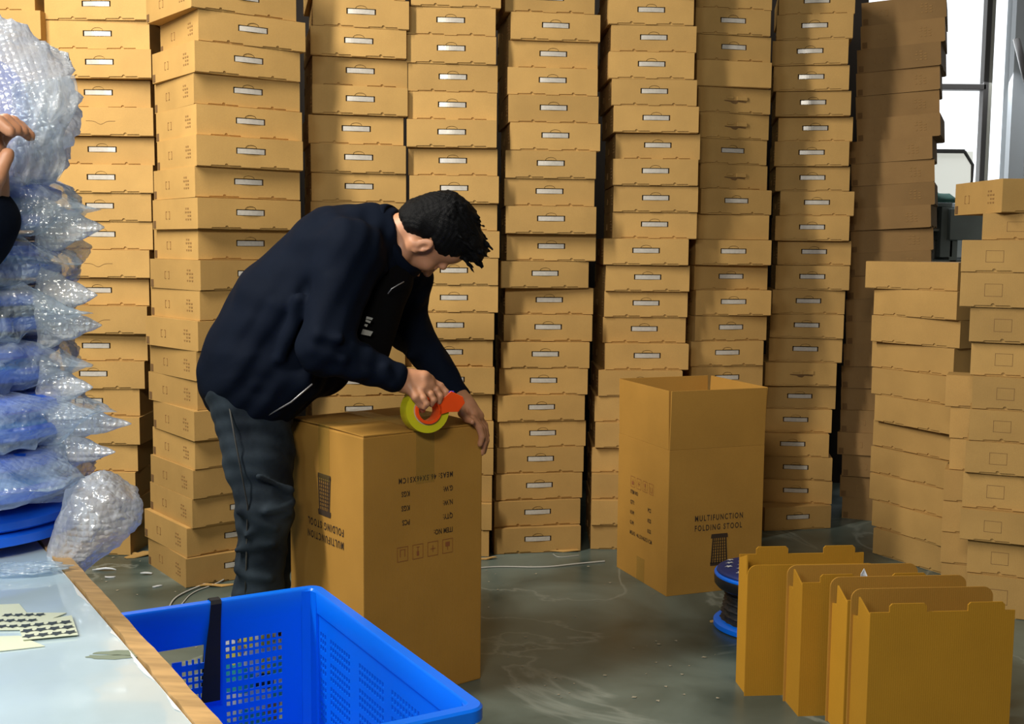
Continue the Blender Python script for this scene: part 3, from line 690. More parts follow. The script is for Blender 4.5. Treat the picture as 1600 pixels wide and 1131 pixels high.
# tape: along the flap seam on top and down both ends, plus across
for nm, b in (('tape_strip', (-.0014, CW + .0012, CD / 2 - .028, CD / 2 + .028, H + .0085, H + .0091)),
              ('tape_strip', (-.0016, -.0008, CD / 2 - .028, CD / 2 + .028, H - .14, H + .0088)),
              ('tape_strip', (CW / 2 - .028, CW / 2 + .028, -.0018, -.0008, H - .135, H + .004)),
              ('tape_strip', (CW / 2 - .028, CW / 2 + .028, -.0016, CD, H + .0094, H + .0099))):
    bm = bmesh.new(); bbox(bm, *b); from_bm(nm, bm, M_TAPE, tz)
TZ = Matrix.Translation((-.366, 2.81, 0)) @ Matrix.Rotation(.675, 4, 'Z')

# ------------------------------------------------------------------ blue crate
M_BLUE = mat('plastic_blue', (.001, .17, .95), .32, spec=.5, bump=.05, bscale=60)
M_BLACKC = mat('strap_black', (.008, .008, .009), .8)
CRL, CRR, CRH = .62, .75, .42       # left wall length, right wall length, height
# local frame: origin = far corner on the floor; +x runs along the right wall, -y along the left wall
cr = empty('blue_crate', (-.434, 2.484, 0), math.radians(-60))
tag(cr, 'bright blue perforated plastic crate standing in front of the taped carton', 'crate')
def holed_wall(L, z0, z1, cols, handle=None):
    """wall in the xz plane, thickness .0035, with square holes; cols = groups of (x start, count)"""
    bm = bmesh.new(); T = .004
    xs = [0.0]; hole_x = []
    for xg, n in cols:
        for k in range(n):
            a = xg + k * .0128; hole_x.append((a, a + .0085)); xs += [a, a + .0085]
    xs.append(L)
    zs = [z0]; hole_z = []; z = .03
    rowg = []
    while z < z1 - .085:
        for k in range(3):
            hole_z.append((z, z + .0100)); zs += [z, z + .0100]; z += .0148
        z += .008
    zs.append(z1)
    xs = sorted(set(round(v, 5) for v in xs)); zs = sorted(set(round(v, 5) for v in zs))
    hs = {(round(a, 5), round(b, 5)) for a, b in hole_x}; hz = {(round(a, 5), round(b, 5)) for a, b in hole_z}
    grid = {}
    def vt(i, j, s):
        k = (i, j, s)
        if k not in grid: grid[k] = bm.verts.new((xs[i], s * T, zs[j]))
        return grid[k]
    solid = {}
    for i in range(len(xs) - 1):
        for j in range(len(zs) - 1):
            h = (xs[i], xs[i + 1]) in hs and (zs[j], zs[j + 1]) in hz
            if handle:
                hx0, hx1, hz0, hz1 = handle
                mx, mz = (xs[i] + xs[i + 1]) / 2, (zs[j] + zs[j + 1]) / 2
                if hx0 < mx < hx1 and hz0 < mz: h = mz < hz1
            solid[i, j] = not h
    for (i, j), s in solid.items():
        if not s: continue
        bm.faces.new((vt(i, j, 0), vt(i + 1, j, 0), vt(i + 1, j + 1, 0), vt(i, j + 1, 0)))
        bm.faces.new((vt(i, j, 1), vt(i, j + 1, 1), vt(i + 1, j + 1, 1), vt(i + 1, j, 1)))
        for di, dj, a, b in ((-1, 0, (i, j), (i, j + 1)), (1, 0, (i + 1, j), (i + 1, j + 1)), (0, -1, (i, j), (i + 1, j)), (0, 1, (i, j + 1), (i + 1, j + 1))):
            if not solid.get((i + di, j + dj), False):
                bm.faces.new((vt(*a, 0), vt(*b, 0), vt(*b, 1), vt(*a, 1)))
    return bm
def crate_wall(L, groups, handle, M):
    bm = holed_wall(L, .004, CRH - .004, groups, handle)
    bmesh.ops.transform(bm, matrix=M, verts=bm.verts)
    return from_bm('wall', bm, M_BLUE, cr)
gr = [(.085, 10), (.245, 10), (.415, 10), (.56, 8)]
# left wall goes from the corner along -y (local), right wall along +x
ML = Matrix.Rotation(math.radians(-90), 4, 'Z')
crate_wall(CRR, [(.04, 3), (.10, 9), (.26, 10), (.42, 10), (.58, 8)], None, Matrix.Identity(4))
hz0, hz1 = CRH - .118, CRH - .058
crate_wall(CRL, [(.075, 10), (.245, 4), (.312, 8), (.455, 8)], (.237, .383, hz0, hz1), ML)
crate_wall(CRR, gr, None, Matrix.Translation((0, -CRL - .004, 0)))
crate_wall(CRL, [(.075, 10), (.245, 4), (.312, 8), (.455, 8)], (.237, .383, hz0, hz1), Matrix.Translation((CRR - .004, 0, 0)) @ ML)
# rounded corner posts and the base
for (x, y) in ((0, 0), (CRR, 0), (0, -CRL), (CRR, -CRL)):
    bm = bmesh.new()
    sx = 1 if x == 0 else -1; sy = -1 if y == 0 else 1; q = .03
    pts = [(x, y + sy * q), (x, y + sy * .008), (x + sx * .008, y), (x + sx * q, y), (x + sx * q, y + sy * .006), (x + sx * .012, y + sy * .012), (x + sx * .006, y + sy * q)]
    prism(bm, pts, 'z', .004, CRH - .004)
    from_bm('corner_post', bm, M_BLUE, cr, smooth=True, sharp=.6)
bm = bmesh.new(); bbox(bm, .002, CRR - .002, -CRL + .002, -.002, 0, .01, .003); from_bm('base', bm, M_BLUE, cr)
# rim: outward lip with a turned-down edge, all around
bm = bmesh.new()
def rr_path(x0, x1, y0, y1, r, n=6):
    P = []
    for cx, cy, a0 in ((x1 - r, y1 - r, 0), (x0 + r, y1 - r, 90), (x0 + r, y0 + r, 180), (x1 - r, y0 + r, 270)):
        for k in range(n + 1):
            a = math.radians(a0 + 90 * k / n); P.append((cx + r * math.cos(a), cy + r * math.sin(a)))
    return P
prof = [(.004, CRH - .05), (.006, CRH - .004), (.003, CRH), (-.016, CRH), (-.020, CRH - .004), (-.020, CRH - .024), (-.016, CRH - .024), (-.016, CRH - .006), (-.004, CRH - .006), (-.002, CRH - .05)]
loops = []
for ins, z in prof:
    loops.append([bm.verts.new((x, y, z)) for x, y in rr_path(ins, CRR - ins, -CRL + ins, -ins, max(.012 - ins, .012))])
for A, B in zip(loops, loops[1:] + loops[:1]):
    for k in range(len(A)): bm.faces.new((A[k], A[(k + 1) % len(A)], B[(k + 1) % len(A)], B[k]))
from_bm('rim', bm, M_BLUE, cr, smooth=True, sharp=.7)
# black strap looped over the far rim
CRM = Matrix.Translation((-.434, 2.484, 0)) @ Matrix.Rotation(math.radians(-60), 4, 'Z')
bm = bmesh.new()
pathp = []
xs_ = .236
pp = [(.030, -.24, .215), (.024, -.235, .27), (.014, -.228, .33), (.009, -.222, .38), (.008, -.219, CRH - .004), (.003, -.218, CRH + .003), (-.017, -.218, CRH + .003), (-.024, -.218, CRH - .004), (-.024, -.222, CRH - .06), (-.02, -.228, .30), (-.018, -.234, .22)]
hw = [.020, .018, .015, .012, .0115, .011, .011, .011, .012, .013, .014]
A = []
for (x, y, z), w_ in zip(pp, hw):
    A.append([bm.verts.new((x, y - w_, z)), bm.verts.new((x, y + w_, z))])
for a, b in zip(A, A[1:]): bm.faces.new((a[0], a[1], b[1], b[0]))
bm.transform(CRM)
so = from_bm('strap', bm, M_BLACKC)
md = so.modifiers.new('s', 'SOLIDIFY'); md.thickness = .0022; md.offset = 0
tag(so, 'wide black strap hanging over the far rim of the blue crate', 'strap')

# colourful printed plastic bag lying on the floor behind the crate (seen through its holes)
def print_bag_mat():
    m = bpy.data.materials.new('printed_film'); m.use_nodes = True; nt = m.node_tree; b = nt.nodes['Principled BSDF']
    tc = nt.nodes.new('ShaderNodeTexCoord'); vo = nt.nodes.new('ShaderNodeTexVoronoi'); vo.inputs['Scale'].default_value = 26
    nt.links.new(tc.outputs['Object'], vo.inputs['Vector'])
    sp = nt.nodes.new('ShaderNodeSeparateColor'); nt.links.new(vo.outputs['Color'], sp.inputs[0])
    cr_ = nt.nodes.new('ShaderNodeValToRGB'); cr_.color_ramp.interpolation = 'CONSTANT'; e = cr_.color_ramp.elements
    e[0].position = 0; e[0].color = (.03, .45, .45, 1); e[1].position = .22; e[1].color = (.75, .78, .76, 1)
    for p, c in ((.45, (.02, .02, .02)), (.55, (.70, .66, .10)), (.68, (.75, .76, .7)), (.85, (.28, .22, .14))):
        x = e.new(p); x.color = (*c, 1)
    nt.links.new(sp.outputs[0], cr_.inputs[0]); nt.links.new(cr_.outputs[0], b.inputs['Base Color']); b.inputs['Roughness'].default_value = .3
    return m
bm = bmesh.new()
bmesh.ops.create_icosphere(bm, subdivisions=4, radius=1)
for v in bm.verts:
    c = v.co.copy(); n = math.sin(c.x * 7 + 1) * math.cos(c.y * 6) * .06 + math.sin(c.z * 11 + c.x * 9) * .03
    v.co = Vector((c.x * .085 * (1 + n), c.y * .065 * (1 + n), .175 + c.z * .175 * (1 + n * .6)))
    if v.co.z < .0: v.co.z = 0
o = from_bm('printed_bag', bm, print_bag_mat(), smooth=True); o.location = (-.610, 2.585, .001)
tag(o, 'crumpled printed plastic bag in white, cyan and yellow standing behind the blue crate', 'bag')

# ------------------------------------------------------------------ folding stool with stars
M_NAVY = mat('vinyl_navy', (.012, .03, .16), .45)
M_BLACKP = mat('plastic_black', (.010, .011, .014), .35)
M_STAR = mat('star_white', (.62, .66, .70), .5)
st = empty('folding_stool', (.795, 3.50, 0), .3)
tag(st, 'round folding stool with white stars on a navy top, beside the open carton', 'stool')
bm = bmesh.new(); lathe(bm, [(.150, .000), (.157, .004), (.157, .018), (.150, .024), (.138, .026)], 64); from_bm('base_ring', bm, M_BLUE, st, smooth=True, sharp=.7)
bm = bmesh.new()
prof = []
for k in range(5):
    z = .026 + k * .020; r = .136 - .003 * k
    prof += [(r, z), (r - .008, z + .004), (r - .010, z + .015), (r - .002, z + .0185)]
lathe(bm, prof, 96)
for v in bm.verts:
    a = math.atan2(v.co.y, v.co.x); q = 1 + .012 * math.sin(a * 24) + .01 * math.sin(a * 7 + v.co.z * 60)
    v.co.x *= q; v.co.y *= q
from_bm('folded_body', bm, mat('folded_dark', (.022, .026, .032), .5, noise=.6, nscale=30), st, smooth=True, sharp=.6)
bm = bmesh.new(); lathe(bm, [(.135, .124), (.148, .128), (.157, .138), (.158, .160), (.156, .164)], 64); from_bm('seat_rim', bm, M_BLACKP, st, smooth=True, sharp=.7)
bm = bmesh.new(); lathe(bm, [(.152, .164), (.157, .165), (.158, .170), (.156, .1735), (.150, .175)], 64); from_bm('blue_edge', bm, M_BLUE, st, smooth=True, sharp=.9)
bm = bmesh.new(); lathe(bm, [(.151, .174), (.149, .181), (.140, .186), (.110, .190), (.0, .192)][:-1] + [(.01, .192)], 64); cu = from_bm('cushion', bm, M_NAVY, st, smooth=True)
bm = bmesh.new()
for j in range(-5, 6):
    for i in range(-5, 6):
        cx = i * .044 + (.022 if j % 2 else 0); cy = j * .036
        if math.hypot(cx, cy) > .128: continue
        vs = []
        for k in range(10):
            a = math.pi / 2 + k * math.pi / 5; r = .0135 if k % 2 == 0 else .006
            x, y = cx + r * math.cos(a), cy + r * math.sin(a); d = math.hypot(x, y)
            z = .1905 if d < .11 else .1905 - (d - .11) * .135
            vs.append(bm.verts.new((x, y, z + .0006 + (.0016 if d < .11 else .0006))))
        c = bm.verts.new((cx, cy, sum(v.co.z for v in vs) / 10))
        for k in range(10): bm.faces.new((vs[k], vs[(k + 1) % 10], c))
from_bm('star_print', bm, M_STAR, cu)

# ------------------------------------------------------------------ opened cartons standing in a row, right foreground
M_CARDF = cardboard('cardboard_foreground', (.46, .225, .016), .06)
def rounded_top(x0, x1, z0, z1, r, n=6):
    P = [(x0, z0), (x1, z0)]
    P += [(x1 - r + r * math.cos(math.radians(90 * k / n)), z1 - r + r * math.sin(math.radians(90 * k / n))) for k in range(n + 1)]
    P += [(x0 + r - r * math.sin(math.radians(90 * k / n)), z1 - r + r * math.cos(math.radians(90 * k / n))) for k in range(n + 1)]
    return P
def stood_carton(px, py_front, Yf, Hf, Hl, lid_in_front=False, label=''):
    """carton on edge, open at the top; front board with two tabs, tall rounded lid flap at the back"""
    W, D, t = .345, .098, .004
    p = at(px, py_front, Yf)
    root = empty('opened_carton', (p.x, Yf, 0), .09)
    tag(root, label, 'box', 'opened cartons stood in a row')
    yf, yb = (0, D) if not lid_in_front else (D, 0)
    def panel(nm, pts, y): 
        bm = bmesh.new(); prism(bm, pts, 'y', y, y + t); return from_bm(nm, bm, M_CARDF, root)
    tabs = []
    pts = [(0, 0), (W, 0), (W, Hf)]
    for c in (.80, .26):
        a, b = c * W + .044, c * W - .044
        pts += [(a, Hf), (a, Hf + .014), (a - .006, Hf + .020), (b + .006, Hf + .020), (b, Hf + .014), (b, Hf)]
    pts.append((0, Hf))
    panel('front_panel', pts, yf)
    panel('lid_flap', rounded_top(-.006, W - .002, 0, Hl, .024), yb).data.materials[0] = M_CARDF if lid_in_front else M_CARDIN_SHADE
    for x in (0, W - t):
        z1 = Hf - (.002 if x == 0 else .040)
        q = [(.004, 0), (D, 0), (D, z1 - .035), (D * .80, z1 - .03), (D * .72, z1 - .036), (D * .70, z1 + .018), (.004, z1 - .006)]
        if lid_in_front: q = [(D - a + t, b) for a, b in q]
        bm = bmesh.new(); prism(bm, q, 'x', x, x + t); from_bm('side_panel', bm, M_CARDF, root)
    bm = bmesh.new(); bbox(bm, .003, W - .003, .004, D, 0, .004); from_bm('bottom_panel', bm, M_CARDF, root)
    # inner turned-in dust flap with a slot near the left side
    bm = bmesh.new(); prism(bm, [(.02, Hf - .12), (D * .62, Hf - .12), (D * .62, Hf - .02), (.02, Hf - .045)], 'x', .010, .0125); from_bm('dust_flap', bm, M_CARDIN_SHADE, root)
    return root
stood_carton(1172, 900, 2.935, .355, .352, True, 'opened carton stood on edge, farthest of the row, rounded flap turned to the front')
stood_carton(1254, 912, 2.805, .345, .362, False, 'opened carton stood on edge, second of the row from the starred stool')
stood_carton(1325, 931, 2.680, .340, .368, False, 'opened carton stood on edge, third of the row from the starred stool')
stood_carton(1360, 953, 2.555, .350, .376, False, 'opened carton stood on edge, nearest of the row with its whole front showing')
# scrap of white film poking out between them
p = at(1349, 898, 2.86)
bm = bmesh.new()
vs = [bm.verts.new(q) for q in ((-.008, 0, -.16), (.010, .006, -.16), (.011, .0, -.004), (.003, .004, .015), (-.006, .0, .002))]
bm.faces.new(vs); sc_ = from_bm('plastic_scrap', bm, M_STAR); sc_.location = p
md = sc_.modifiers.new('s', 'SOLIDIFY'); md.thickness = .002
tag(sc_, 'small white plastic scrap poking up between the stood cartons', 'scrap')

# ------------------------------------------------------------------ litter on the floor
def floor_pt(x, y):
    d = fw + RIGHT * ((x - 800) / F_PX) + UP * ((565.5 - y) / F_PX); t = -CAM_H / d.z
    return Vector((d.x * t, d.y * t, 0))
def scrap(x, y, sx, sy, rot, m, label, cat='scrap', seed=0, nm='cardboard_scrap'):
    rr = random.Random(seed); bm = bmesh.new(); n = 9; pts = []
    for k in range(n):
        a = 2 * math.pi * k / n; r = rr.uniform(.55, 1.1)
        pts.append((math.cos(a) * sx * r, math.sin(a) * sy * r))
    prism(bm, pts, 'z', .0, .003)
    for v in bm.verts:
        if v.co.z > .001: pass
        v.co.z += .0012 + .006 * max(0, math.sin(v.co.x * 40 + seed))
    o = from_bm(nm, bm, m); o.location = floor_pt(x, y); o.rotation_euler = (0, 0, rot)
    tag(o, label, cat, 'scraps on the floor'); return o
scrap(222, 868, .085, .028, .7, M_CARD, 'torn cardboard scrap on the floor against the corner-on stack', seed=1)
scrap(200, 866, .04, .015, .1, M_CARD, 'small cardboard scrap on the floor left of the torn one', seed=2)
scrap(340, 916, .085, .016, .25, M_CARD, "long cardboard scrap on the floor beside the man's leg", seed=3)
scrap(872, 861, .11, .020, .02, M_CARD, 'cardboard scrap lying against the stack between the two big cartons', seed=4)
scrap(1115, 972, .014, .010, .5, M_CARD, 'crumb of cardboard on the floor at the foot of the starred stool', seed=5)
scrap(756, 874, .05, .012, .1, M_CARD, 'cardboard scrap on the floor behind the taped carton', seed=6)
for i, (x, y, sx, lb) in enumerate(((161, 891, .045, 'white paper strip on the floor behind the glass-topped table'), (230, 898, .025, 'small white paper bit on the floor beside the corner-on stack'), (170, 903, .022, 'thin pale paper bit on the floor nearest the table edge'), (245, 917, .018, 'tiny pale chip on the floor before the corner-on stack'))):
    scrap(x, y, sx, .007, .2 * i, M_STAR, lb, seed=20 + i, nm='paper_scrap')
rr = random.Random(4); bm = bmesh.new()
for k in range(150):
    x, y = rr.uniform(120, 1150), rr.uniform(870, 1100)
    p = floor_pt(x, y); s = rr.uniform(.002, .007); a = rr.random() * 3
    vs = [bm.verts.new(p + Vector((math.cos(a + q) * s * (1 if i % 2 else rr.uniform(.3, 1.6)), math.sin(a + q) * s, .0012 + .001 * (i % 2)))) for i, q in enumerate((0, 1.6, 3.1, 4.7))]
    bm.faces.new(vs)
tag(from_bm('dust', bm, mat('crumbs_pale', (.33, .30, .22), .9)), 'fine pale crumbs of board scattered over the concrete floor', 'litter', kind='stuff')
def strap_line(pts, label, r=.0028):
    bm = bmesh.new(); P = [floor_pt(x, y) + Vector((0, 0, r + .0005 + dz)) for x, y, dz in pts]
    # smooth by midpoint subdivision
    for _ in range(3):
        Q = [P[0]]
        for a, b in zip(P, P[1:]): Q += [a * .75 + b * .25, a * .25 + b * .75]
        Q.append(P[-1]); P = Q
    tube(bm, P, r, 6); o = from_bm('strapping_band', bm, mat('band_white', (.45, .45, .42), .5), smooth=True); tag(o, label, 'band', 'loose plastic bands on the floor')
strap_line([(745, 889, 0), (780, 886, 0), (850, 888, 0), (900, 882, 0), (945, 878, 0)], 'long white plastic band on the floor between the two big cartons')
strap_line([(366, 898, .02), (345, 905, .005), (320, 914, 0), (285, 928, 0), (268, 940, 0), (262, 960, 0), (272, 985, 0), (320, 983, 0)], 'white plastic band curling on the floor behind the blue crate', .003)
strap_line([(366, 902, .015), (340, 913, 0), (300, 926, 0), (284, 945, 0)], "thin white plastic band ending at the man's leg", .0022)
# wisps of film
strap_line([(905, 868, 0), (872, 872, 0), (864, 866, 0)], 'short curl of thread beside the cardboard scrap', .0012)

# ------------------------------------------------------------------ table at lower left
M_GLASS = mat('glass_top', (.56, .70, .76), .12, spec=.7, noise=.18, nscale=5, coat=.6)
M_WOOD = mat('wood_edge', (.60, .36, .14), .55, noise=.35, nscale=14, stretch=(1, 6, 1))
E0 = Vector((-.583, 1.494)); E1 = Vector((-.354, 1.131)); ed = (E1 - E0).normalized(); nn = Vector((-ed.y, ed.x))
if nn.x > 0: nn = -nn                       # into the table
T0 = E0 - ed * .42; T1 = E0 + ed * 1.15
tb = empty('packing_table', (0, 0, 0))
tag(tb, 'glass-topped wooden packing table at the lower left with a worn wooden edge', 'table')
def tpoly(nm, a0, a1, w0, w1, z0, z1, m, bev=.0):
    bm = bmesh.new(); P = [T0 + ed * a0 + nn * w0, T0 + ed * a1 + nn * w0, T0 + ed * a1 + nn * w1, T0 + ed * a0 + nn * w1]
    prism(bm, [(p.x, p.y) for p in P], 'z', z0, z1)
    return from_bm(nm, bm, m, tb)
LT = (T1 - T0).length
tpoly('glass_top', 0, LT, .018, .75, .744, .750, M_GLASS)
tpoly('tabletop', .0, LT, .012, .75, .722, .7435, mat('board_brown', (.16, .07, .03), .6))
# wooden edge strip, a little ragged
bm = bmesh.new(); n = 60; rr = random.Random(5); A = []
for i in range(n + 1):
    a = LT * i / n; w0 = -.004 + rr.uniform(-.0008, .0008); w1 = .0165 + rr.uniform(-.0022, .0012)
    p0 = T0 + ed * a + nn * w0; p1 = T0 + ed * a + nn * w1
    A.append([bm.verts.new((p0.x, p0.y, .700)), bm.verts.new((p0.x, p0.y, .7515)), bm.verts.new((p1.x, p1.y, .7525)), bm.verts.new((p1.x, p1.y, .700))])
for a, b in zip(A, A[1:]):
    for k in range(4): bm.faces.new((a[k], b[k], b[(k + 1) % 4], a[(k + 1) % 4]))
bm.faces.new(A[0]); bm.faces.new(A[-1][::-1])
from_bm('edge_strip', bm, M_WOOD, tb)
bm = bmesh.new(); rr = random.Random(8)          # torn white paper left along the edge under the glass
A = []
for i in range(121):
    a = .40 + (LT - .45) * i / 120; w0 = .0185; w1 = .0185 + max(.0004, .0022 + .0025 * math.sin(i * .42) + rr.uniform(-.0007, .0007)) * (1 if (i // 9) % 4 != 3 else .1)
    p0 = T0 + ed * a + nn * w0; p1 = T0 + ed * a + nn * w1
    A.append([bm.verts.new((p0.x, p0.y, .7506)), bm.verts.new((p1.x, p1.y, .7506))])
for a, b in zip(A, A[1:]): bm.faces.new((a[0], b[0], b[1], a[1]))
from_bm('paper_edge', bm, M_PAPER, tb)
for a, w_ in ((.05, .08), (LT - .1, .08), (.05, .66), (LT - .1, .66)):
    p = T0 + ed * a + nn * w_
    bm = bmesh.new(); bbox(bm, p.x - .025, p.x + .025, p.y - .025, p.y + .025, 0, .7215, .003); from_bm('leg', bm, M_WOOD, tb)
# sheets of star stickers on the glass
M_STICK = mat('sticker_sheet', (.66, .70, .52), .4)
M_STICKD = mat('sticker_dark', (.035, .05, .055), .5)
def tab_pt(x, y, z=.7525):
    d = fw + RIGHT * ((x - 800) / F_PX) + UP * ((565.5 - y) / F_PX); t = (z - CAM_H) / d.z
    return Vector((d.x * t, d.y * t, z))
def sheet(corners, z, stars, label):
    q = [tab_pt(x, y, z) for x, y in corners]
    bm = bmesh.new(); A = [bm.verts.new(p) for p in q]; B = [bm.verts.new(p + Vector((0, 0, .0008))) for p in q]
    bm.faces.new(A[::-1]); bm.faces.new(B)
    for i in range(4): bm.faces.new((A[i], A[(i + 1) % 4], B[(i + 1) % 4], B[i]))
    o = from_bm('sticker_sheet', bm, M_STICK); tag(o, label, 'paper', 'sheets of star stickers on the table')
    nu, nv = stars
    if not nu: return
    bm = bmesh.new()
    U = (q[1] - q[0]); W_ = (q[3] - q[0])
    for i in range(nu):
        for j in range(nv):
            c = q[0] + U * ((i + .5) / nu) + W_ * ((j + .5) / nv); R_ = min(U.length / nu, W_.length / nv) * .56
            vs = [bm.verts.new((c.x + math.cos(k * math.pi / 5) * (R_ if k % 2 == 0 else R_ * .6), c.y + math.sin(k * math.pi / 5) * (R_ if k % 2 == 0 else R_ * .6), z + .0012)) for k in range(10)]
            bm.faces.new(vs)
    from_bm('star_stickers', bm, M_STICKD, o)
sheet([(36, 1000), (122, 992), (112, 962), (28, 976)], .7525, (4, 3), 'pale sheet with dark star stickers, uppermost on the glass table')
sheet([(-30, 985), (40, 984), (104, 958), (10, 958)], .7512, (4, 3), 'pale sheet with dark star stickers, half under the uppermost sheet')
sheet([(-40, 1022), (70, 1010), (30, 994), (-40, 996)], .7506, (0, 0), 'nearly bare sticker sheet, nearest to the table front')
sheet([(-30, 968), (45, 962), (30, 944), (-20, 946)], .7506, (0, 0), 'bare sticker sheet farthest back on the glass table')
# dried glue stains and grime on the glass
bm = bmesh.new(); rr = random.Random(11)
for (x, y, sx, sy) in ((195, 1020, .035, .005), (165, 1026, .03, .004), (232, 1030, .012, .003)):
    c = tab_pt(x, y, .7504); vs = []
    for k in range(16):
        a = 2 * math.pi * k / 16; r = rr.uniform(.6, 1.1); vs.append(bm.verts.new((c.x + math.cos(a) * sx * r, c.y + math.sin(a) * sy * r * 2, c.z)))
    bm.faces.new(vs)
from_bm('grime', bm, mat('grime_green', (.20, .24, .17), .5), tb)

# ------------------------------------------------------------------ pile of bubble-wrapped stools on the table
M_BW = bubble('bubble_wrap_blue', (.74, .87, .97), .46, 120)
M_BWT = bubble('bubble_wrap_clear', (.86, .88, .90), .80, 120)
M_BWW = bubble('bubble_wrap_white', (.92, .94, .96), 1.15, 120)
M_BLUEM = mat('stool_blue', (.005, .11, .70), .4)
M_BLUEL = mat('stool_blue_fabric', (.04, .30, .80), .6, noise=.3, nscale=12)
PCX, PCY, PR = -.790, 1.62, .168
def noise3(p, s, seed):
    return (math.sin(p[0] * s + seed) * math.sin(p[1] * s * 1.3 + seed * 2.1) * math.sin(p[2] * s * .9 + seed * .7)
            + .5 * math.sin(p[0] * s * 2.3 + 1.7 * seed) * math.sin(p[1] * s * 2.1 + p[2] * s * 2.6 + seed))
def wrap_shell(R, h, spikes, seed, m, parent, nm='bubble_wrap', nu=128, nv=24, lump=.012):
    """puffed film round a disc-shaped stool with pointed bag corners: (angle, z, length, half width)"""
    bm = bmesh.new(); rings = []
    for j in range(nv + 1):
        v = -1 + 2 * j / nv; ring = []
        prof = (1 - abs(v) ** 3.5) ** (1 / 3.5)
        for i in range(nu):
            a = 2 * math.pi * i / nu
            z = v * h * .56
            r = R * (.55 + .45 * prof) if abs(v) < 1 else R * .5
            p = (math.cos(a) * R, math.sin(a) * R, z)
            r += lump * noise3(p, 34, seed) + lump * .6 * noise3(p, 85, seed + 3) + .25 * lump * noise3(p, 190, seed + 1)
            z2 = z + .35 * lump * noise3(p, 45, seed + 5)
            for (sa, sz, sl, sw) in spikes:
                da = (a - sa + math.pi) % (2 * math.pi) - math.pi
                k = max(0, 1 - math.hypot(da * R / sw, (z - sz) / (h * .62)))
                r += sl * k ** 1.25; z2 += (sz - z) * min(1, k * 1.3) * .9
            ring.append(bm.verts.new((math.cos(a) * r, math.sin(a) * r, z2 + h / 2)))
        rings.append(ring)
    for A, B in zip(rings, rings[1:]):
        for k in range(nu): bm.faces.new((A[k], A[(k + 1) % nu], B[(k + 1) % nu], B[k]))
    bm.faces.new(rings[0][::-1]); bm.faces.new(rings[-1])
    return from_bm(nm, bm, m, parent, smooth=True)
def wrapped_stool(loc, h, spikes, seed, label, m=None, R=PR, tilt=(0, 0), bare=False, ri=.88):
    t = empty('wrapped_stool', loc); t.rotation_euler = (tilt[0], tilt[1], 0)
    tag(t, label, 'stool', 'bubble-wrapped stools piled on the table')
    Ri = R * ri
    bm = bmesh.new(); lathe(bm, [(Ri * .92, .010), (Ri, .014), (Ri, .026), (Ri * .96, .030)], 64); from_bm('lower_ring', bm, M_BLUEM, t, smooth=True, sharp=.8)
    bm = bmesh.new(); lathe(bm, [(Ri * .93, .030), (Ri * .90, h * .5), (Ri * .93, h - .026)], 64); from_bm('folded_body', bm, M_BLACKP if seed == 5 else M_BLUEL, t, smooth=True, sharp=.8)
    bm = bmesh.new(); lathe(bm, [(Ri * .96, h - .026), (Ri, h - .022), (Ri, h - .012), (Ri * .90, h - .006)], 64); from_bm('seat', bm, M_BLUEM, t, smooth=True, sharp=.8)
    if not bare: wrap_shell(R, h, spikes, seed, m or M_BW, t, lump=.015)
    return t
D2 = math.radians
LAB = ['at the very bottom of the pile, blue side bare', 'just above the bare blue one', 'third in the pile from the table', 'in the middle of the pile', 'just above the middle of the pile', 'second from the top of the pile', 'topmost of the pile on the table']
spk = [[], [(D2(-35), .0, .05, .12)], [(D2(-12), .01, .085, .07), (D2(-60), .0, .03, .06)], [(D2(-15), .0, .06, .05), (D2(-48), .01, .03, .05)], [(D2(-14), .0, .062, .055)], [(D2(-16), .0, .06, .06)], [(D2(-14), .0, .065, .07)]]
hs = [.058, .080, .075, .070, .072, .066, .078]
z = .7535
for i in range(7):
    dx = [.0, .012, .012, -.012, -.012, -.005, .002][i]; dy = [0, -.02, -.01, .01, 0, .01, 0][i]
    if i == 0:
        t = wrapped_stool((PCX + dx, PCY + dy, z), hs[i], [], 1, 'bare blue folding stool, bottom of the bubble-wrapped pile on the table', bare=True, R=PR * 1.14)
    else:
        wrapped_stool((PCX + dx, PCY + dy, z), hs[i], spk[i], i + 1, 'bubble-wrapped blue folding stool, ' + LAB[i], m=M_BW)
    z += hs[i] + .0008
# loose sheets of wrap with pointed corners sticking out of the pile (each hangs on its own stool)
def fin(a, z, L, hw, seed, parentless_label, droop=.0):
    """puffed pointed bag corner"""
    bm = bmesh.new(); n = 16; m = 18; rings = []
    for j in range(m + 1):
        t = j / m; r0 = PR * .82 + L * t * 1.0
        wd = hw * (1 - t) ** .9 + .001; th = .020 * (1 - t) ** .8 + .0008
        ring = []
        for i in range(n):
            b = 2 * math.pi * i / n
            lz = math.cos(b) * wd; ly = math.sin(b) * th
            lz += .004 * math.sin(t * 17 + seed + i) * (1 - t); ly += .005 * math.sin(t * 13 + seed * 2 + i * 1.7) * (1 - t)
            x = r0; y = ly
            ring.append(bm.verts.new((x * math.cos(a) - y * math.sin(a), x * math.sin(a) + y * math.cos(a), lz + droop * t * t)))
        rings.append(ring)
    for A, B in zip(rings, rings[1:]):
        for k in range(n): bm.faces.new((A[k], A[(k + 1) % n], B[(k + 1) % n], B[k]))
    bm.faces.new(rings[0][::-1]); bm.faces.new(rings[-1])
    return bm
FINS = [((163, 355), .040, 6, 'top'), ((152, 461), .038, 5, 'b'), ((159, 508), .034, 4, 'c'), ((145, 605), .034, 3, 'd'), ((205, 662), .034, 2, 'e'), ((180, 706), .034, 2, 'f')]
stools = [o for o in COL.objects if o.name.startswith('wrapped_stool')]
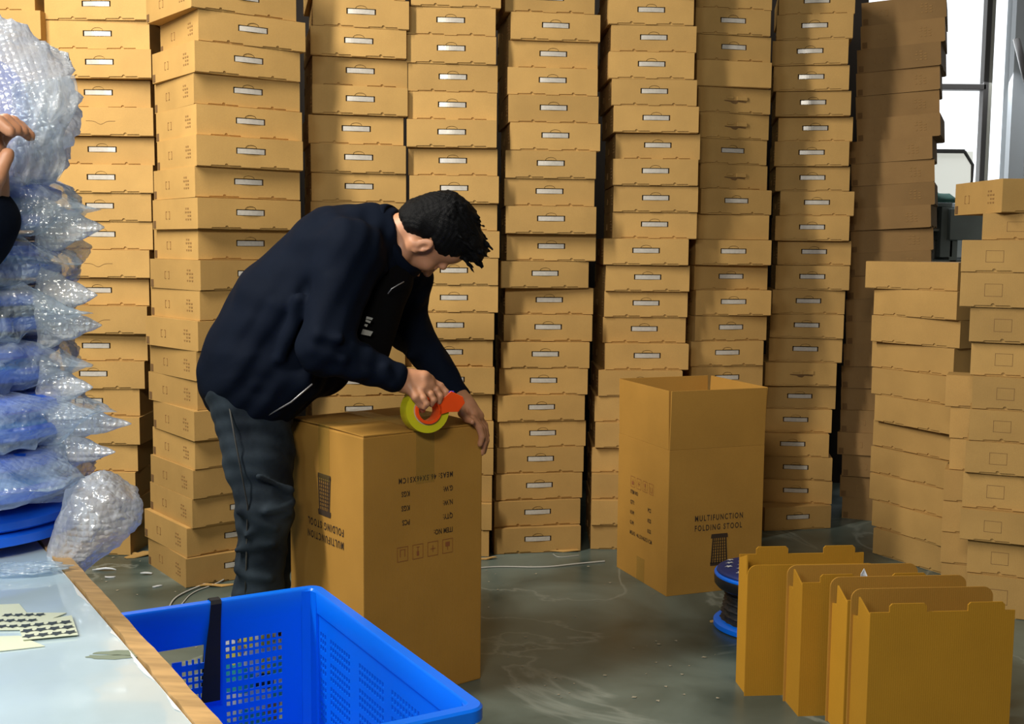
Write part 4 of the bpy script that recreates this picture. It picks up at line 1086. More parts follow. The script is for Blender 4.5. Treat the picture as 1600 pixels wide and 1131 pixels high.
for (px, py), hw, k, nm in FINS:
    p = at(px, py, PCY - .03); a = math.atan2(p.y - PCY, p.x - PCX); L = math.hypot(p.x - PCX, p.y - PCY) - PR * .82
    root = stools[k]; zc = p.z - root.location.z
    bm = fin(a, zc, L, hw, k * 1.7, nm); bm.transform(Matrix.Translation((PCX - root.location.x, PCY - root.location.y, zc)))
    from_bm('bag_corner', bm, M_BWW, root, smooth=True)
# big puffed end of the second stool's bag, bulging out over the table edge
bm = bmesh.new(); bmesh.ops.create_icosphere(bm, subdivisions=5, radius=1)
ca, cb = at(158, 800, 1.55), at(92, 876, 1.53)
for v in bm.verts:
    d = v.co.copy(); q = 1 + .09 * noise3(d, 3.1, 2.0) + .06 * noise3(d, 8, 1.0) + .03 * noise3(d, 21, 4)
    k = max(0.0, -(d.x * .55 + d.z * .83))               # pulled out into a tail towards the table
    x, y_, z_ = d.x * q, d.y * q, d.z * q
    v.co = Vector((x * .050 * (1 - .35 * k), y_ * .06 * (1 - .4 * k), z_ * .052 * (1 - .2 * k))) + ca + (cb - ca) * (k ** 1.6)
bm.transform(Matrix.Translation(-Vector(stools[1].location)))
from_bm('bag_end', bm, M_BWT, stools[1], smooth=True)
# crumpled film below the bare stool, spilling on the glass
bm = bmesh.new(); bmesh.ops.create_icosphere(bm, subdivisions=5, radius=1)
for v in bm.verts:
    d = v.co.copy(); q = 1 + .15 * noise3(d, 4, 7.0) + .05 * noise3(d, 13, 1.0)
    v.co = Vector((d.x * .050 * q, d.y * .022 * q, max(0.0005, .006 + d.z * .007 * q)))
o = from_bm('loose_film', bm, M_BW, smooth=True); o.location = tab_pt(38, 895); o.rotation_euler = (0, 0, .25)
tag(o, 'crumpled loose bubble film on the table in front of the bare blue stool', 'bubble wrap')

# ------------------------------------------------------------------ smooth body surfaces: signed distances blended on a grid, then meshed
class Field:
    def __init__(s, lo, hi, h):
        s.lo = np.array(lo, float); s.h = h
        s.n = np.ceil((np.array(hi, float) - s.lo) / h).astype(int) + 1
        s.f = np.full(s.n, 1.0, np.float32)
    def block(s, lo, hi):
        a = np.clip(np.floor((np.array(lo) - s.lo) / s.h).astype(int), 0, s.n - 1)
        b = np.clip(np.ceil((np.array(hi) - s.lo) / s.h).astype(int) + 1, 1, s.n)
        sl = tuple(slice(i, j) for i, j in zip(a, b))
        ax = [s.lo[k] + s.h * np.arange(a[k], b[k]) for k in range(3)]
        return sl, np.meshgrid(*ax, indexing='ij')
    def put(s, lo, hi, fn, k, op='u'):
        m = k + 3 * s.h
        sl, (X, Y, Z) = s.block(np.array(lo) - m, np.array(hi) + m)
        if X.size == 0: return
        d = fn(X, Y, Z).astype(np.float32); f = s.f[sl]
        if op == 'u':
            q = np.maximum(k - np.abs(f - d), 0) / max(k, 1e-6)
            s.f[sl] = np.minimum(f, d) - q * q * k * .25
        else:                                   # subtract
            d = -d; q = np.maximum(k - np.abs(f - d), 0) / max(k, 1e-6)
            s.f[sl] = np.maximum(f, d) + q * q * k * .25
    def cone(s, a, b, ra, rb, k=.02, sy=1.0, op='u'):
        """tapered capsule, squashed or widened along Y by sy"""
        a = np.array(a, float); b = np.array(b, float); r = max(ra, rb)
        lo = np.minimum(a, b) - [r, r * sy, r]; hi = np.maximum(a, b) + [r, r * sy, r]
        A = a * [1, 1 / sy, 1]; B = b * [1, 1 / sy, 1]; ba = B - A; L2 = float(ba @ ba) + 1e-12
        def fn(X, Y, Z):
            px, py, pz = X - A[0], Y / sy - A[1], Z - A[2]
            t = np.clip((px * ba[0] + py * ba[1] + pz * ba[2]) / L2, 0, 1)
            return (np.sqrt((px - t * ba[0]) ** 2 + (py - t * ba[1]) ** 2 + (pz - t * ba[2]) ** 2) - (ra + (rb - ra) * t)) * min(1, sy)
        s.put(lo, hi, fn, k, op)
    def ell(s, c, r, M=None, k=.01, op='u'):
        """ellipsoid with radii r along the columns of M"""
        c = np.array(c, float); r = np.array(r, float); M = np.eye(3) if M is None else np.array(M)
        e = np.abs(M) @ r
        def fn(X, Y, Z):
            P = [X - c[0], Y - c[1], Z - c[2]]
            q = [(M[0, i] * P[0] + M[1, i] * P[1] + M[2, i] * P[2]) / r[i] for i in range(3)]
            k0 = np.sqrt(q[0] ** 2 + q[1] ** 2 + q[2] ** 2) + 1e-9
            k1 = np.sqrt((q[0] / r[0]) ** 2 + (q[1] / r[1]) ** 2 + (q[2] / r[2]) ** 2) + 1e-9
            return k0 * (k0 - 1) / k1
        s.put(c - e, c + e, fn, k, op)
    def torus(s, c, n, R, r, k=.01, sq=1.0, axis2=None):
        c = np.array(c, float); n = np.array(n, float); n /= np.linalg.norm(n)
        u = np.array(axis2 if axis2 is not None else [0, 1, 0], float); u -= n * (u @ n); u /= np.linalg.norm(u); v = np.cross(n, u)
        def fn(X, Y, Z):
            P = [X - c[0], Y - c[1], Z - c[2]]
            a = P[0] * n[0] + P[1] * n[1] + P[2] * n[2]
            b = P[0] * u[0] + P[1] * u[1] + P[2] * u[2]; d = (P[0] * v[0] + P[1] * v[1] + P[2] * v[2]) / sq
            q = np.sqrt(b * b + d * d) - R
            return np.sqrt(q * q + (a / 2.2) ** 2) - r
        e = R * max(sq, 1) + r * 2.4
        s.put(c - e, c + e, fn, k)
    def warp(s, fn):
        X, Y, Z = np.meshgrid(*[s.lo[k] + s.h * np.arange(s.n[k]) for k in range(3)], indexing='ij')
        s.f += fn(X, Y, Z).astype(np.float32)
    def mesh(s, name):
        f = s.f; n = s.n; ins = f < 0
        c = np.zeros(n - 1, np.int8)
        for i in (0, 1):
            for j in (0, 1):
                for k in (0, 1): c += ins[i:n[0] - 1 + i, j:n[1] - 1 + j, k:n[2] - 1 + k]
        act = np.argwhere((c > 0) & (c < 8)); idx = -np.ones(n - 1, np.int64)
        idx[act[:, 0], act[:, 1], act[:, 2]] = np.arange(len(act))
        P = np.zeros((len(act), 3)); W = np.zeros(len(act))
        cor = [(i, j, k) for i in (0, 1) for j in (0, 1) for k in (0, 1)]
        for a in cor:
            for ax in range(3):
                if a[ax]: continue
                b = list(a); b[ax] = 1
                fa = f[act[:, 0] + a[0], act[:, 1] + a[1], act[:, 2] + a[2]]; fb = f[act[:, 0] + b[0], act[:, 1] + b[1], act[:, 2] + b[2]]
                m = (fa < 0) != (fb < 0); t = np.where(m, fa / (fa - fb + 1e-12), 0)
                q = np.tile(np.array(a, float), (len(act), 1)); q[:, ax] += t
                P[m] += q[m]; W[m] += 1
        P = (act + P / W[:, None]) * s.h + s.lo
        quads = []
        for ax in range(3):
            o1, o2 = [(1, 2), (2, 0), (0, 1)][ax]
            sh = [slice(0, n[0] - 1), slice(0, n[1] - 1), slice(0, n[2] - 1)]
            sa = [slice(1, n[i] - 1) for i in range(3)]; sa[ax] = slice(0, n[ax] - 1)
            sb = list(sa); sb[ax] = slice(1, n[ax])
            A = ins[tuple(sa)]; B = ins[tuple(sb)]
            for cond, rev in ((A & ~B, False), (~A & B, True)):
                e = np.argwhere(cond)
                off = np.ones(3, int); off[ax] = 0
                e = e + off
                def g(d1, d2):
                    q = e.copy(); q[:, o1] -= d1; q[:, o2] -= d2
                    return idx[q[:, 0], q[:, 1], q[:, 2]]
                Q = np.stack([g(0, 0), g(1, 0), g(1, 1), g(0, 1)], 1)
                if rev: Q = Q[:, ::-1]
                quads.append(Q)
        Q = np.concatenate(quads); Q = Q[(Q >= 0).all(1)]
        me = bpy.data.meshes.new(name)
        me.vertices.add(len(P)); me.vertices.foreach_set('co', P.astype(np.float32).ravel())
        me.loops.add(len(Q) * 4); me.loops.foreach_set('vertex_index', Q.astype(np.int32).ravel())
        me.polygons.add(len(Q)); me.polygons.foreach_set('loop_start', np.arange(0, len(Q) * 4, 4, dtype=np.int32))
        me.polygons.foreach_set('loop_total', np.full(len(Q), 4, np.int32))
        me.polygons.foreach_set('use_smooth', np.ones(len(Q), bool))
        me.update(calc_edges=True); me.validate()
        return me
def smooth_mesh(o, it=2, f=.5):
    m = o.modifiers.new('s', 'SMOOTH'); m.iterations = it; m.factor = f

M_SKIN = bpy.data.materials.new('skin'); M_SKIN.use_nodes = True
_b = M_SKIN.node_tree.nodes['Principled BSDF']
_b.inputs['Base Color'].default_value = (.50, .235, .125, 1); _b.inputs['Roughness'].default_value = .48
_b.inputs['Subsurface Weight'].default_value = .08; _b.inputs['Subsurface Radius'].default_value = (.012, .005, .003); _b.inputs['Subsurface Scale'].default_value = .5
M_HAIR = mat('hair_black', (.004, .004, .0045), .55, spec=.12, bump=.8, bscale=420)
M_JACKET = mat('jacket_navy', (.0036, .0064, .0145), .8, spec=.06, noise=.15, nscale=9, bump=.12, bscale=420)
M_JACKD = mat('jacket_rib', (.006, .010, .028), .85)
M_SHIRT = mat('shirt_black', (.002, .002, .0025), .9, spec=.1)
def denim():
    m = mat('denim', (.030, .045, .060), .85, spec=.2, bump=.2, bscale=500, noise=.35, nscale=7, col2=(.005, .009, .015))
    return m
M_DENIM = denim()
M_SEAM = mat('seam_thread', (.055, .055, .05), .8)
M_SHOE = mat('shoe_dark', (.015, .015, .017), .6)
M_ZIP = mat('zip_metal', (.30, .30, .31), .35, metal=.6)

# ---- the man, facing +X, bending over the taped carton
PY = 3.12
def q3(x, y, Y): return np.array(at(x, y, Y))
hipR, hipL = q3(392, 612, 3.03), q3(400, 612, 3.20)
kneeR, ankR = q3(414, 795, 2.965), q3(397, 1010, 2.97)
kneeL, ankL = q3(436, 800, 3.33), q3(405, 990, 3.40)
spine = [q3(398, 585, 3.11), q3(455, 490, 3.12), q3(535, 410, 3.13), q3(588, 385, 3.13)]
shR, elR, wrR = q3(545, 398, 2.96), q3(506, 545, 2.86), q3(624, 592, 2.885)
shL, elL, wrL = q3(612, 405, 3.27), q3(637, 512, 3.33), q3(716, 618, 3.13)
neck0 = q3(603, 385, 3.12)
# head frame
HC = q3(674, 368, 3.10)
au = math.radians(16); turn = math.radians(27)
h_up = np.array([math.cos(au), 0, math.sin(au)]); h_f0 = np.array([math.sin(au), 0, -math.cos(au)])
h_l0 = np.cross(h_up, h_f0)                    # left of the head
if h_l0[1] < 0: h_l0 = -h_l0
h_f = math.cos(turn) * h_f0 + math.sin(turn) * h_l0
h_l = -math.sin(turn) * h_f0 + math.cos(turn) * h_l0
HM = np.stack([h_f, h_l, h_up], 1)
HS = .975
def hp(x, y, z): return HC + HM @ (np.array([x, y, z]) * HS)

def add_hand(F, prims, k=.006):
    for a, b, ra, rb in prims: F.cone(a, b, ra, rb, k)
def build_body():
    F = Field((-.86, 2.72, .0), (.03, 3.56, 1.40), .0030)
    # head
    F.ell(hp(-.012, 0, .030), np.array([.094, .075, .088]) * HS, HM, .004)
    F.ell(hp(.030, 0, -.030), np.array([.060, .060, .082]) * HS, HM, .02)
    F.ell(hp(.045, 0, .045), np.array([.048, .058, .045]) * HS, HM, .02)      # forehead
    for s in (-1, 1):
        F.cone(hp(-.018, s * .058, -.045), hp(.010, s * .046, -.088), .020 * HS, .018 * HS, .02)     # jaw
        F.cone(hp(.010, s * .046, -.088), hp(.066, s * .012, -.112), .018 * HS, .016 * HS, .016)
        F.ell(hp(.056, s * .040, -.032), np.array([.022, .022, .020]) * HS, HM, .014)                # cheekbone
        F.cone(hp(.080, s * .040, .008), hp(.088, s * .012, .004), .011 * HS, .011 * HS, .010)       # brow
    F.ell(hp(.070, 0, -.110), np.array([.018, .020, .014]) * HS, HM, .012)                           # chin
    F.cone(hp(.086, 0, -.002), hp(.104, 0, -.040), .008 * HS, .012 * HS, .009)                       # nose
    F.ell(hp(.107, 0, -.043), np.array([.011, .012, .010]) * HS, HM, .005)
    for s in (-1, 1): F.ell(hp(.096, s * .013, -.045), np.array([.010, .008, .008]) * HS, HM, .005)
    F.ell(hp(.078, 0, -.075), np.array([.020, .032, .024]) * HS, HM, .012)                           # mouth mound
    for s in (-1, 1): F.ell(hp(.094, s * .032, -.016), np.array([.013, .017, .012]) * HS, HM, .008, 's')   # sockets
    for s in (-1, 1):
        F.ell(hp(.074, s * .031, -.016), np.array([.014, .016, .012]) * HS, HM, .003)                # lids
        F.cone(hp(.0885, s * .021, -.019), hp(.083, s * .043, -.018), .0011, .0011, .0015, op='s')  # lid line
    F.ell(hp(.096, 0, -.068), np.array([.010, .023, .0065]) * HS, HM, .004)                          # lips
    F.ell(hp(.093, 0, -.082), np.array([.010, .019, .0065]) * HS, HM, .004)
    F.cone(hp(.105, -.020, -.0755), hp(.105, .020, -.0755), .0018, .0018, .002, op='s')
    for s in (-1, 1):                                                                                # ears
        e = hp(-.010, s * .074, -.022)
        E = np.stack([HM @ np.array([math.cos(.45), s * math.sin(.45), .2]) for _ in (0,)] * 3, 1)
        ax = HM @ np.array([math.cos(.4), -s * math.sin(.4) * -1, 0]); ax = ax / np.linalg.norm(ax)
        az = HM @ np.array([-.18, s * .12, 1.0]); az -= ax * (az @ ax); az /= np.linalg.norm(az)
        ay = np.cross(az, ax)
        EM = np.stack([ax, ay, az], 1)
        def ep(x, y, z): return e + EM @ (np.array([x, y * (1 if (EM[:, 1] @ (HM[:, 1] * s)) > 0 else -1), z]) * HS)
        F.ell(ep(-.004, .006, 0), np.array([.0175, .0055, .030]) * HS, EM, .004)
        F.ell(ep(.003, .012, -.001), np.array([.0095, .0065, .017]) * HS, EM, .003, 's')
        F.ell(ep(.008, .005, -.004), np.array([.006, .005, .006]) * HS, EM, .002)
        F.ell(ep(.002, .005, -.026), np.array([.009, .005, .009]) * HS, EM, .003)
    # neck
    F.cone(hp(-.035, 0, -.055), neck0, .052, .060, .022)
    F.cone(hp(.0, 0, -.085), neck0 + [.02, 0, -.02], .034, .050, .02)
    # trunk and limbs (under the clothes)
    for a, b, ra, rb in zip(spine, spine[1:], (.120, .115, .125), (.115, .125, .095)): F.cone(a, b, ra, rb, .03, 1.15)
    for a, b, c, d in ((shR, elR, wrR, -1), (shL, elL, wrL, 1)):
        F.cone(a, b, .050, .040, .03); F.cone(b, c, .038, .026, .02)
    F.cone(spine[2], shR, .09, .055, .03); F.cone(spine[3], shL, .09, .055, .03)
    for a, b, c in ((hipR, kneeR, ankR), (hipL, kneeL, ankL)):
        F.cone(a, b, .085, .052, .03); F.cone(b, c, .050, .035, .02)
        F.cone(c, c + [.0, 0, -.05], .034, .034, .01)
        F.cone([c[0] - .02, c[1], .042], [c[0] + .13, c[1], .030], .036, .026, .02)
    # right hand gripping the tape dispenser
    Yh = 2.895
    k1 = [(648, 598), (666, 600), (676, 607)]
    F.cone(wrR, q3(640, 594, Yh), .026, .027, .012); F.cone(q3(626, 590, Yh), q3(662, 590, Yh), .020, .019, .012)
    F.cone(q3(632, 600, Yh - .004), q3(660, 606, Yh - .006), .023, .020, .012, 1.15)
    F.cone(q3(640, 590, Yh + .012), q3(671, 594, Yh + .016), .019, .015, .012)
    F.cone(q3(638, 604, Yh - .006), q3(655, 618, Yh - .010), .016, .012, .010)
    F.cone(q3(650, 596, Yh + .00), q3(672, 602, Yh), .018, .014, .01)
    fin = [[(671, 594, .020), (688, 603, .022), (697, 613, .020), (697, 625, .018)],      # index
           [(668, 601, .004), (681, 609, .000), (688, 619, -.002), (686, 628, .0)],       # middle
           [(663, 606, -.010), (673, 616, -.016), (678, 625, -.018), (674, 632, -.014)],  # ring
           [(656, 610, -.022), (662, 622, -.032), (667, 631, -.034), (663, 637, -.028)]]  # little
    rad = [[.0105, .0095, .0085, .0075], [.0105, .0095, .0085, .0075], [.010, .009, .008, .007], [.0095, .0085, .0075, .0065]]
    for fj, rj in zip(fin, rad):
        P = [q3(x, y, Yh + d) for x, y, d in fj]
        for i in range(3): F.cone(P[i], P[i + 1], rj[i], rj[i + 1], .0035)
    T = [q3(640, 604, Yh - .018), q3(650, 620, Yh - .030), q3(657, 632, Yh - .022), q3(660, 641, Yh - .006)]      # thumb through the ring
    for i, (ra, rb) in enumerate(((.016, .012), (.012, .010), (.010, .008))): F.cone(T[i], T[i + 1], ra, rb, .004)
    # left hand laid over the far top edge of the carton, fingers over the side
    P0 = np.array(wrL); K = q3(741, 647, 3.02)
    F.cone(P0, q3(730, 633, 3.075), .024, .023, .012); F.cone(q3(722, 630, 3.09), q3(740, 648, 3.04), .019, .015, .012, 1.2)
    F.cone(q3(727, 626, 3.10), q3(748, 650, 3.06), .019, .015, .012, 1.2)
    fl = [[(748, 652, 3.075), (757, 664, 3.09), (760, 680, 3.095), (758, 696, 3.095)],
          [(746, 654, 3.055), (757, 668, 3.065), (760, 688, 3.070), (756, 706, 3.070)],
          [(742, 655, 3.035), (753, 669, 3.042), (757, 690, 3.045), (753, 708, 3.045)],
          [(738, 654, 3.016), (749, 668, 3.018), (753, 682, 3.018), (750, 694, 3.018)]]
    for fj in fl:
        P = [q3(*v) for v in fj]
        for i, (ra, rb) in enumerate(((.0105, .0095), (.0095, .0085), (.0085, .0072))): F.cone(P[i], P[i + 1], ra, rb, .003)
    T = [q3(722, 634, 3.07), q3(714, 648, 3.03), q3(716, 656, 3.00), q3(724, 661, 2.975)]
    T = [q3(724, 634, 3.07), q3(722, 646, 3.035), q3(730, 655, 3.01), q3(738, 659, 2.99)]
    for i, (ra, rb) in enumerate(((.014, .011), (.011, .009), (.009, .0075))): F.cone(T[i], T[i + 1], ra, rb, .004)
    return F.mesh('person')
me = build_body()
man = link('person', me, M_SKIN); smooth_mesh(man, 2, .4)
tag(man, 'man in navy jacket and dark jeans bending over a tall carton with a tape dispenser', 'person')

def fold(F, a, b, r, k=.02, op='u'): F.cone(a, b, r, r * .6, k, op=op)
def build_jacket():
    F = Field((-.92, 2.68, .66), (.02, 3.50, 1.36), .0050)
    for a, b, ra, rb in zip(spine, spine[1:], (.150, .158, .150), (.158, .150, .105)): F.cone(a, b, ra, rb, .04, 1.22)
    F.cone(q3(402, 545, 3.10), q3(402, 572, 3.10), .120, .100, .04, 1.35)          # hem at the back
    F.cone(q3(416, 585, 3.07), q3(424, 618, 3.03), .115, .080, .05, 1.35)
    F.cone(q3(385, 590, 3.00), q3(392, 640, 2.985), .070, .040, .04, 1.2); F.cone(q3(392, 640, 2.985), q3(470, 590, 2.98), .045, .06, .04, 1.1)          # hanging front
    F.cone(q3(440, 560, 3.10), q3(500, 565, 3.12), .125, .095, .05, 1.3)
    F.cone(q3(408, 625, 3.03), q3(395, 648, 3.0), .060, .035, .04, 1.3)
    # sleeves
    F.cone(spine[2] + [0, -.06, 0], shR, .11, .082, .05); F.cone(shR, elR, .080, .064, .035); F.cone(elR, wrR + (elR - wrR) * .08, .062, .040, .03)
    F.cone(spine[3], shL, .10, .080, .05); F.cone(shL, elL, .082, .062, .04); F.cone(elL, wrL + (elL - wrL) * .03, .060, .036, .03)
    F.cone(q3(618, 388, 3.20), q3(640, 440, 3.27), .060, .065, .04)
    # stand-up collar
    nd = hp(-.02, 0, -.05) - neck0
    F.ell(hp(-.03, 0, -.05) - nd * .12, [.060, .062, .060], None, .012, 's')
    # folds
    rr = random.Random(2)
    def pf(x1, y1, d1, x2, y2, d2, r, k=.02): F.cone(q3(x1, y1, d1), q3(x2, y2, d2), r, r * .7, k)
    pf(470, 470, 2.905, 440, 560, 2.915, .018); pf(430, 480, 2.93, 385, 560, 2.94, .020); pf(500, 480, 2.90, 478, 600, 2.93, .018)
    pf(470, 590, 2.93, 410, 640, 2.965, .018); pf(400, 500, 2.95, 365, 580, 2.96, .016); pf(450, 610, 2.95, 400, 600, 2.92, .015)
    pf(520, 440, 2.873, 492, 530, 2.83, .016, .02); pf(548, 470, 2.885, 530, 530, 2.83, .014); pf(495, 548, 2.80, 535, 562, 2.805, .014)
    pf(500, 525, 2.80, 530, 530, 2.80, .012); pf(520, 575, 2.825, 575, 585, 2.83, .012); pf(560, 360, 2.97, 600, 420, 2.99, .014)
    pf(600, 575, 2.845, 612, 598, 2.85, .014, .012)                                                        # cuff
    pf(512, 345, 3.02, 560, 395, 2.90, .014); pf(650, 460, 3.29, 628, 520, 3.26, .014); pf(660, 540, 3.24, 640, 555, 3.22, .013)
    for k in range(9):                                                             # gathered elastic hem
        x = 334 + k * 7; y = 560 + k * 11
        F.cone(q3(x - 3, y + 3, 2.985 - .004 * k), q3(x + 14, y - 16, 2.955 - .004 * k), .007, .005, .010)
    def w(X, Y, Z):
        return .0030 * np.sin(X * 42 + Z * 25 + 1.3 * np.sin(Y * 30)) * np.sin(Z * 38 - X * 17) + .0016 * np.sin(X * 95 - Z * 70 + Y * 60)
    F.warp(w)
    return F.mesh('jacket')
jk = link('jacket', build_jacket(), M_JACKET, man); smooth_mesh(jk, 2, .5)
F = Field(neck0 - .17, neck0 + .17, .004)
nd = hp(-.02, 0, -.05) - neck0; nd = nd / np.linalg.norm(nd)
for k in range(5): F.torus(neck0 + nd * (-.006 + .012 * k), nd + np.array([.10, 0, .10]), .088 - .0016 * k, .0085, .010, 1.14)
F.ell(hp(.06, 0, -.16), [.030, .018, .050], None, .01, 's')
cl = link('collar', F.mesh('collar'), M_JACKET, man); smooth_mesh(cl, 3, .5)
def build_jeans():
    F = Field((-.90, 2.80, .03), (-.50, 3.52, .92), .0050)
    F.cone(q3(392, 590, 3.10), q3(396, 620, 3.10), .125, .115, .03, 1.25)
    for (h, kn, an) in ((hipR, kneeR, ankR), (hipL, kneeL, ankL)):
        F.cone(h, h * .45 + kn * .55, .108, .088, .04); F.cone(h * .45 + kn * .55, kn, .088, .071, .03)
        F.cone(kn, kn * .4 + an * .6, .069, .062, .03); F.cone(kn * .4 + an * .6, an + [0, 0, -.01], .062, .060, .02)
    def pf(x1, y1, d1, x2, y2, d2, r, k=.015): F.cone(q3(x1, y1, d1), q3(x2, y2, d2), r, r * .6, k)
    pf(455, 785, 2.93, 415, 800, 2.885, .014); pf(453, 765, 2.93, 405, 745, 2.88, .012); pf(450, 800, 2.93, 385, 835, 2.895, .013)
    pf(375, 800, 2.90, 430, 825, 2.905, .012); pf(370, 860, 2.91, 425, 850, 2.91, .010); pf(372, 890, 2.915, 420, 905, 2.915, .011)
    pf(375, 930, 2.92, 415, 920, 2.92, .010)
    pf(370, 970, 2.92, 420, 960, 2.92, .011)
    def w(X, Y, Z): return .0026 * np.sin(Z * 62 + X * 40 + np.sin(Y * 40)) * np.sin(X * 33 + Y * 30) + .0012 * np.sin(Z * 140 + Y * 60)
    F.warp(w)
    return F.mesh('jeans')
jn = link('jeans', build_jeans(), M_DENIM, man); smooth_mesh(jn, 2, .5)
bm = bmesh.new()
tube(bm, [q3(352, 600, 2.945), q3(368, 690, 2.895), q3(387, 790, 2.888), q3(385, 870, 2.905), q3(383, 940, 2.907)], .0022, 6)
from_bm('side_seam', bm, M_SEAM, jn, smooth=True)
for an in (ankR, ankL):
    F = Field((an[0] - .12, an[1] - .08, -.005), (an[0] + .24, an[1] + .08, .15), .004)
    F.cone([an[0] - .035, an[1], .050], [an[0] + .15, an[1], .038], .046, .036, .02); F.cone([an[0], an[1], .11], [an[0] - .01, an[1], .06], .044, .048, .02)
    F.put((an[0] - .2, an[1] - .1, -.05), (an[0] + .3, an[1] + .1, .0), lambda X, Y, Z: Z - .002, .004, 's')
    link('shoe', F.mesh('shoe'), M_SHOE, man)
# shirt showing in the open front
F = Field((-.55, 2.84, .84), (-.20, 3.34, 1.26), .005)
F.cone(q3(592, 440, 3.09), q3(556, 540, 3.04), .085, .092, .03, 1.0)
F.cone(q3(600, 400, 3.12), q3(596, 430, 3.10), .080, .080, .03, 1.0)
sh = link('shirt', F.mesh('shirt'), M_SHIRT, man)
bm = bmesh.new()                                        # pale blocky print on the shirt
for (x0, y0, x1, y1) in ((573, 494, 583, 500), (571, 502, 578, 507), (574, 503, 580, 505)): pass
def patch(pts, d, m, nm, par):
    bm = bmesh.new(); bm.faces.new([bm.verts.new(q3(x, y, d)) for x, y in pts])
    o = from_bm(nm, bm, m, par); md = o.modifiers.new('s', 'SOLIDIFY'); md.thickness = .002; return o
M_PRINT = mat('shirt_print', (.30, .31, .30), .8)
for pts in (((573, 494), (583, 497), (581, 500), (572, 498)), ((572, 499), (580, 502), (578, 505), (571, 502)), ((570, 506), (575, 507), (573, 511), (569, 509)), ((567, 514), (583, 518), (579, 525), (564, 522))):
    patch(pts, 2.945, M_PRINT, 'shirt_print', sh)
# zips: along the hanging front edge, and by the collar
bm = bmesh.new(); tube(bm, [q3(387, 663, 2.962), q3(420, 648, 2.925), q3(455, 628, 2.915), q3(488, 600, 2.905)], .0022, 6); from_bm('zip', bm, M_ZIP, jk, smooth=True)
bm = bmesh.new(); tube(bm, [q3(606, 459, 2.985), q3(612, 451, 2.985), q3(622, 445, 2.99), q3(631, 440, 3.0)], .0017, 6); from_bm('zip', bm, M_ZIP, jk, smooth=True)
# hair: scalp volume plus tufts
def build_hair():
    F = Field(HC - .19, HC + .19, .0025)
    F.ell(hp(-.016, 0, .046), np.array([.100, .082, .088]) * HS, HM, .004)
    F.ell(hp(-.060, 0, -.010), np.array([.055, .070, .070]) * HS, HM, .02)
    F.ell(hp(.040, 0, .100), np.array([.058, .066, .036]) * HS, HM, .02)
    F.ell(hp(.072, -.005, .098), np.array([.030, .055, .028]) * HS, HM, .015)
    F.ell(hp(.075, 0, .118), np.array([.022, .045, .020]) * HS, HM, .01)
    rr = random.Random(6)
    for i in range(170):                                  # tufts, swept forward over the crown
        a = rr.uniform(-1.3, 1.3); t = rr.uniform(-.9, 1.0)
        p = np.array([-.016 + .094 * math.sin(t), .076 * math.sin(a) * math.cos(t * .8), .046 + .082 * math.cos(t) * math.cos(a)])
        d = np.array([.045 + rr.uniform(-.02, .02), rr.uniform(-.02, .02), .010 + .022 * rr.random()]) * (1.0 if t > .1 else .55)
        F.cone(hp(*p), hp(*(p + d)), .0075 * HS, .0018, .003)
    for i in range(26):                                   # quiff
        y = rr.uniform(-.045, .045); p = np.array([.070 + rr.uniform(-.012, .014), y, .108 + rr.uniform(-.008, .014)])
        F.cone(hp(*p), hp(*(p + [rr.uniform(.014, .030), rr.uniform(-.01, .01), rr.uniform(.004, .024)])), .008, .0018, .003)
    # keep clear of face, ear and neck
    F.ell(hp(.095, 0, -.050), np.array([.075, .12, .105]) * HS, HM, .010, 's')
    F.ell(hp(.012, 0, -.075), np.array([.055, .2, .060]) * HS, HM, .010, 's')
    F.ell(hp(-.05, 0, -.125), np.array([.08, .2, .062]) * HS, HM, .010, 's')
    def w(X, Y, Z): return .0012 * np.sin(X * 310 + 4 * np.sin(Z * 63 + Y * 41)) * np.sin(Z * 283 + 3 * np.sin(X * 57) + Y * 170) + .0015 * np.sin(X * 97 + 2 * np.sin(Y * 80)) * np.sin(Z * 113 + Y * 77)
    F.warp(w)
    return F.mesh('hair')
hr = link('hair', build_hair(), M_HAIR, man)
def face_strip(pts, r, nm, m):
    bm = bmesh.new(); tube(bm, [hp(*p) for p in pts], r, 6); return from_bm(nm, bm, m, man, smooth=True)
for s in (-1, 1):
    face_strip([(.094, s * .014, .006), (.093, s * .028, .012), (.083, s * .044, .008)], [.0022, .0028, .0012], 'eyebrow', M_HAIR)
    face_strip([(.0895, s * .021, -.0195), (.0885, s * .031, -.0205), (.082, s * .043, -.0185)], [.0008, .0013, .0008], 'eyelash', M_HAIR)

# ---- tape dispenser held over the carton's near edge
M_YEL = mat('tape_roll_yellow', (.62, .60, .015), .22, spec=.6)
M_ORG = mat('plastic_orange', (.95, .085, .006), .35)
M_CORE = mat('tape_core', (.55, .45, .30), .7)
M_BLUB = mat('blade_blue', (.02, .04, .50), .3)
C0 = Vector(q3(669, 641, 2.885)); ax = Vector((.42, -.90, .10)).normalized()
ux = Vector((0, 0, 1)).cross(ax).normalized(); uz = ax.cross(ux)
DM = Matrix(((ux.x, uz.x, ax.x, C0.x), (ux.y, uz.y, ax.y, C0.y), (ux.z, uz.z, ax.z, C0.z), (0, 0, 0, 1)))
td = empty('tape_dispenser'); td.matrix_world = DM
tag(td, "orange tape dispenser with a yellow tape roll in the man's hand", 'tape dispenser')
def ringz(bm, r0, r1, z0, z1, n=56):
    L = [[bm.verts.new((r * math.cos(2 * math.pi * k / n), r * math.sin(2 * math.pi * k / n), z)) for k in range(n)] for r, z in ((r0, z0), (r1, z0), (r1, z1), (r0, z1))]
    for a in range(4):
        A, B = L[a], L[(a + 1) % 4]
        for k in range(n): bm.faces.new((A[k], A[(k + 1) % n], B[(k + 1) % n], B[k]))
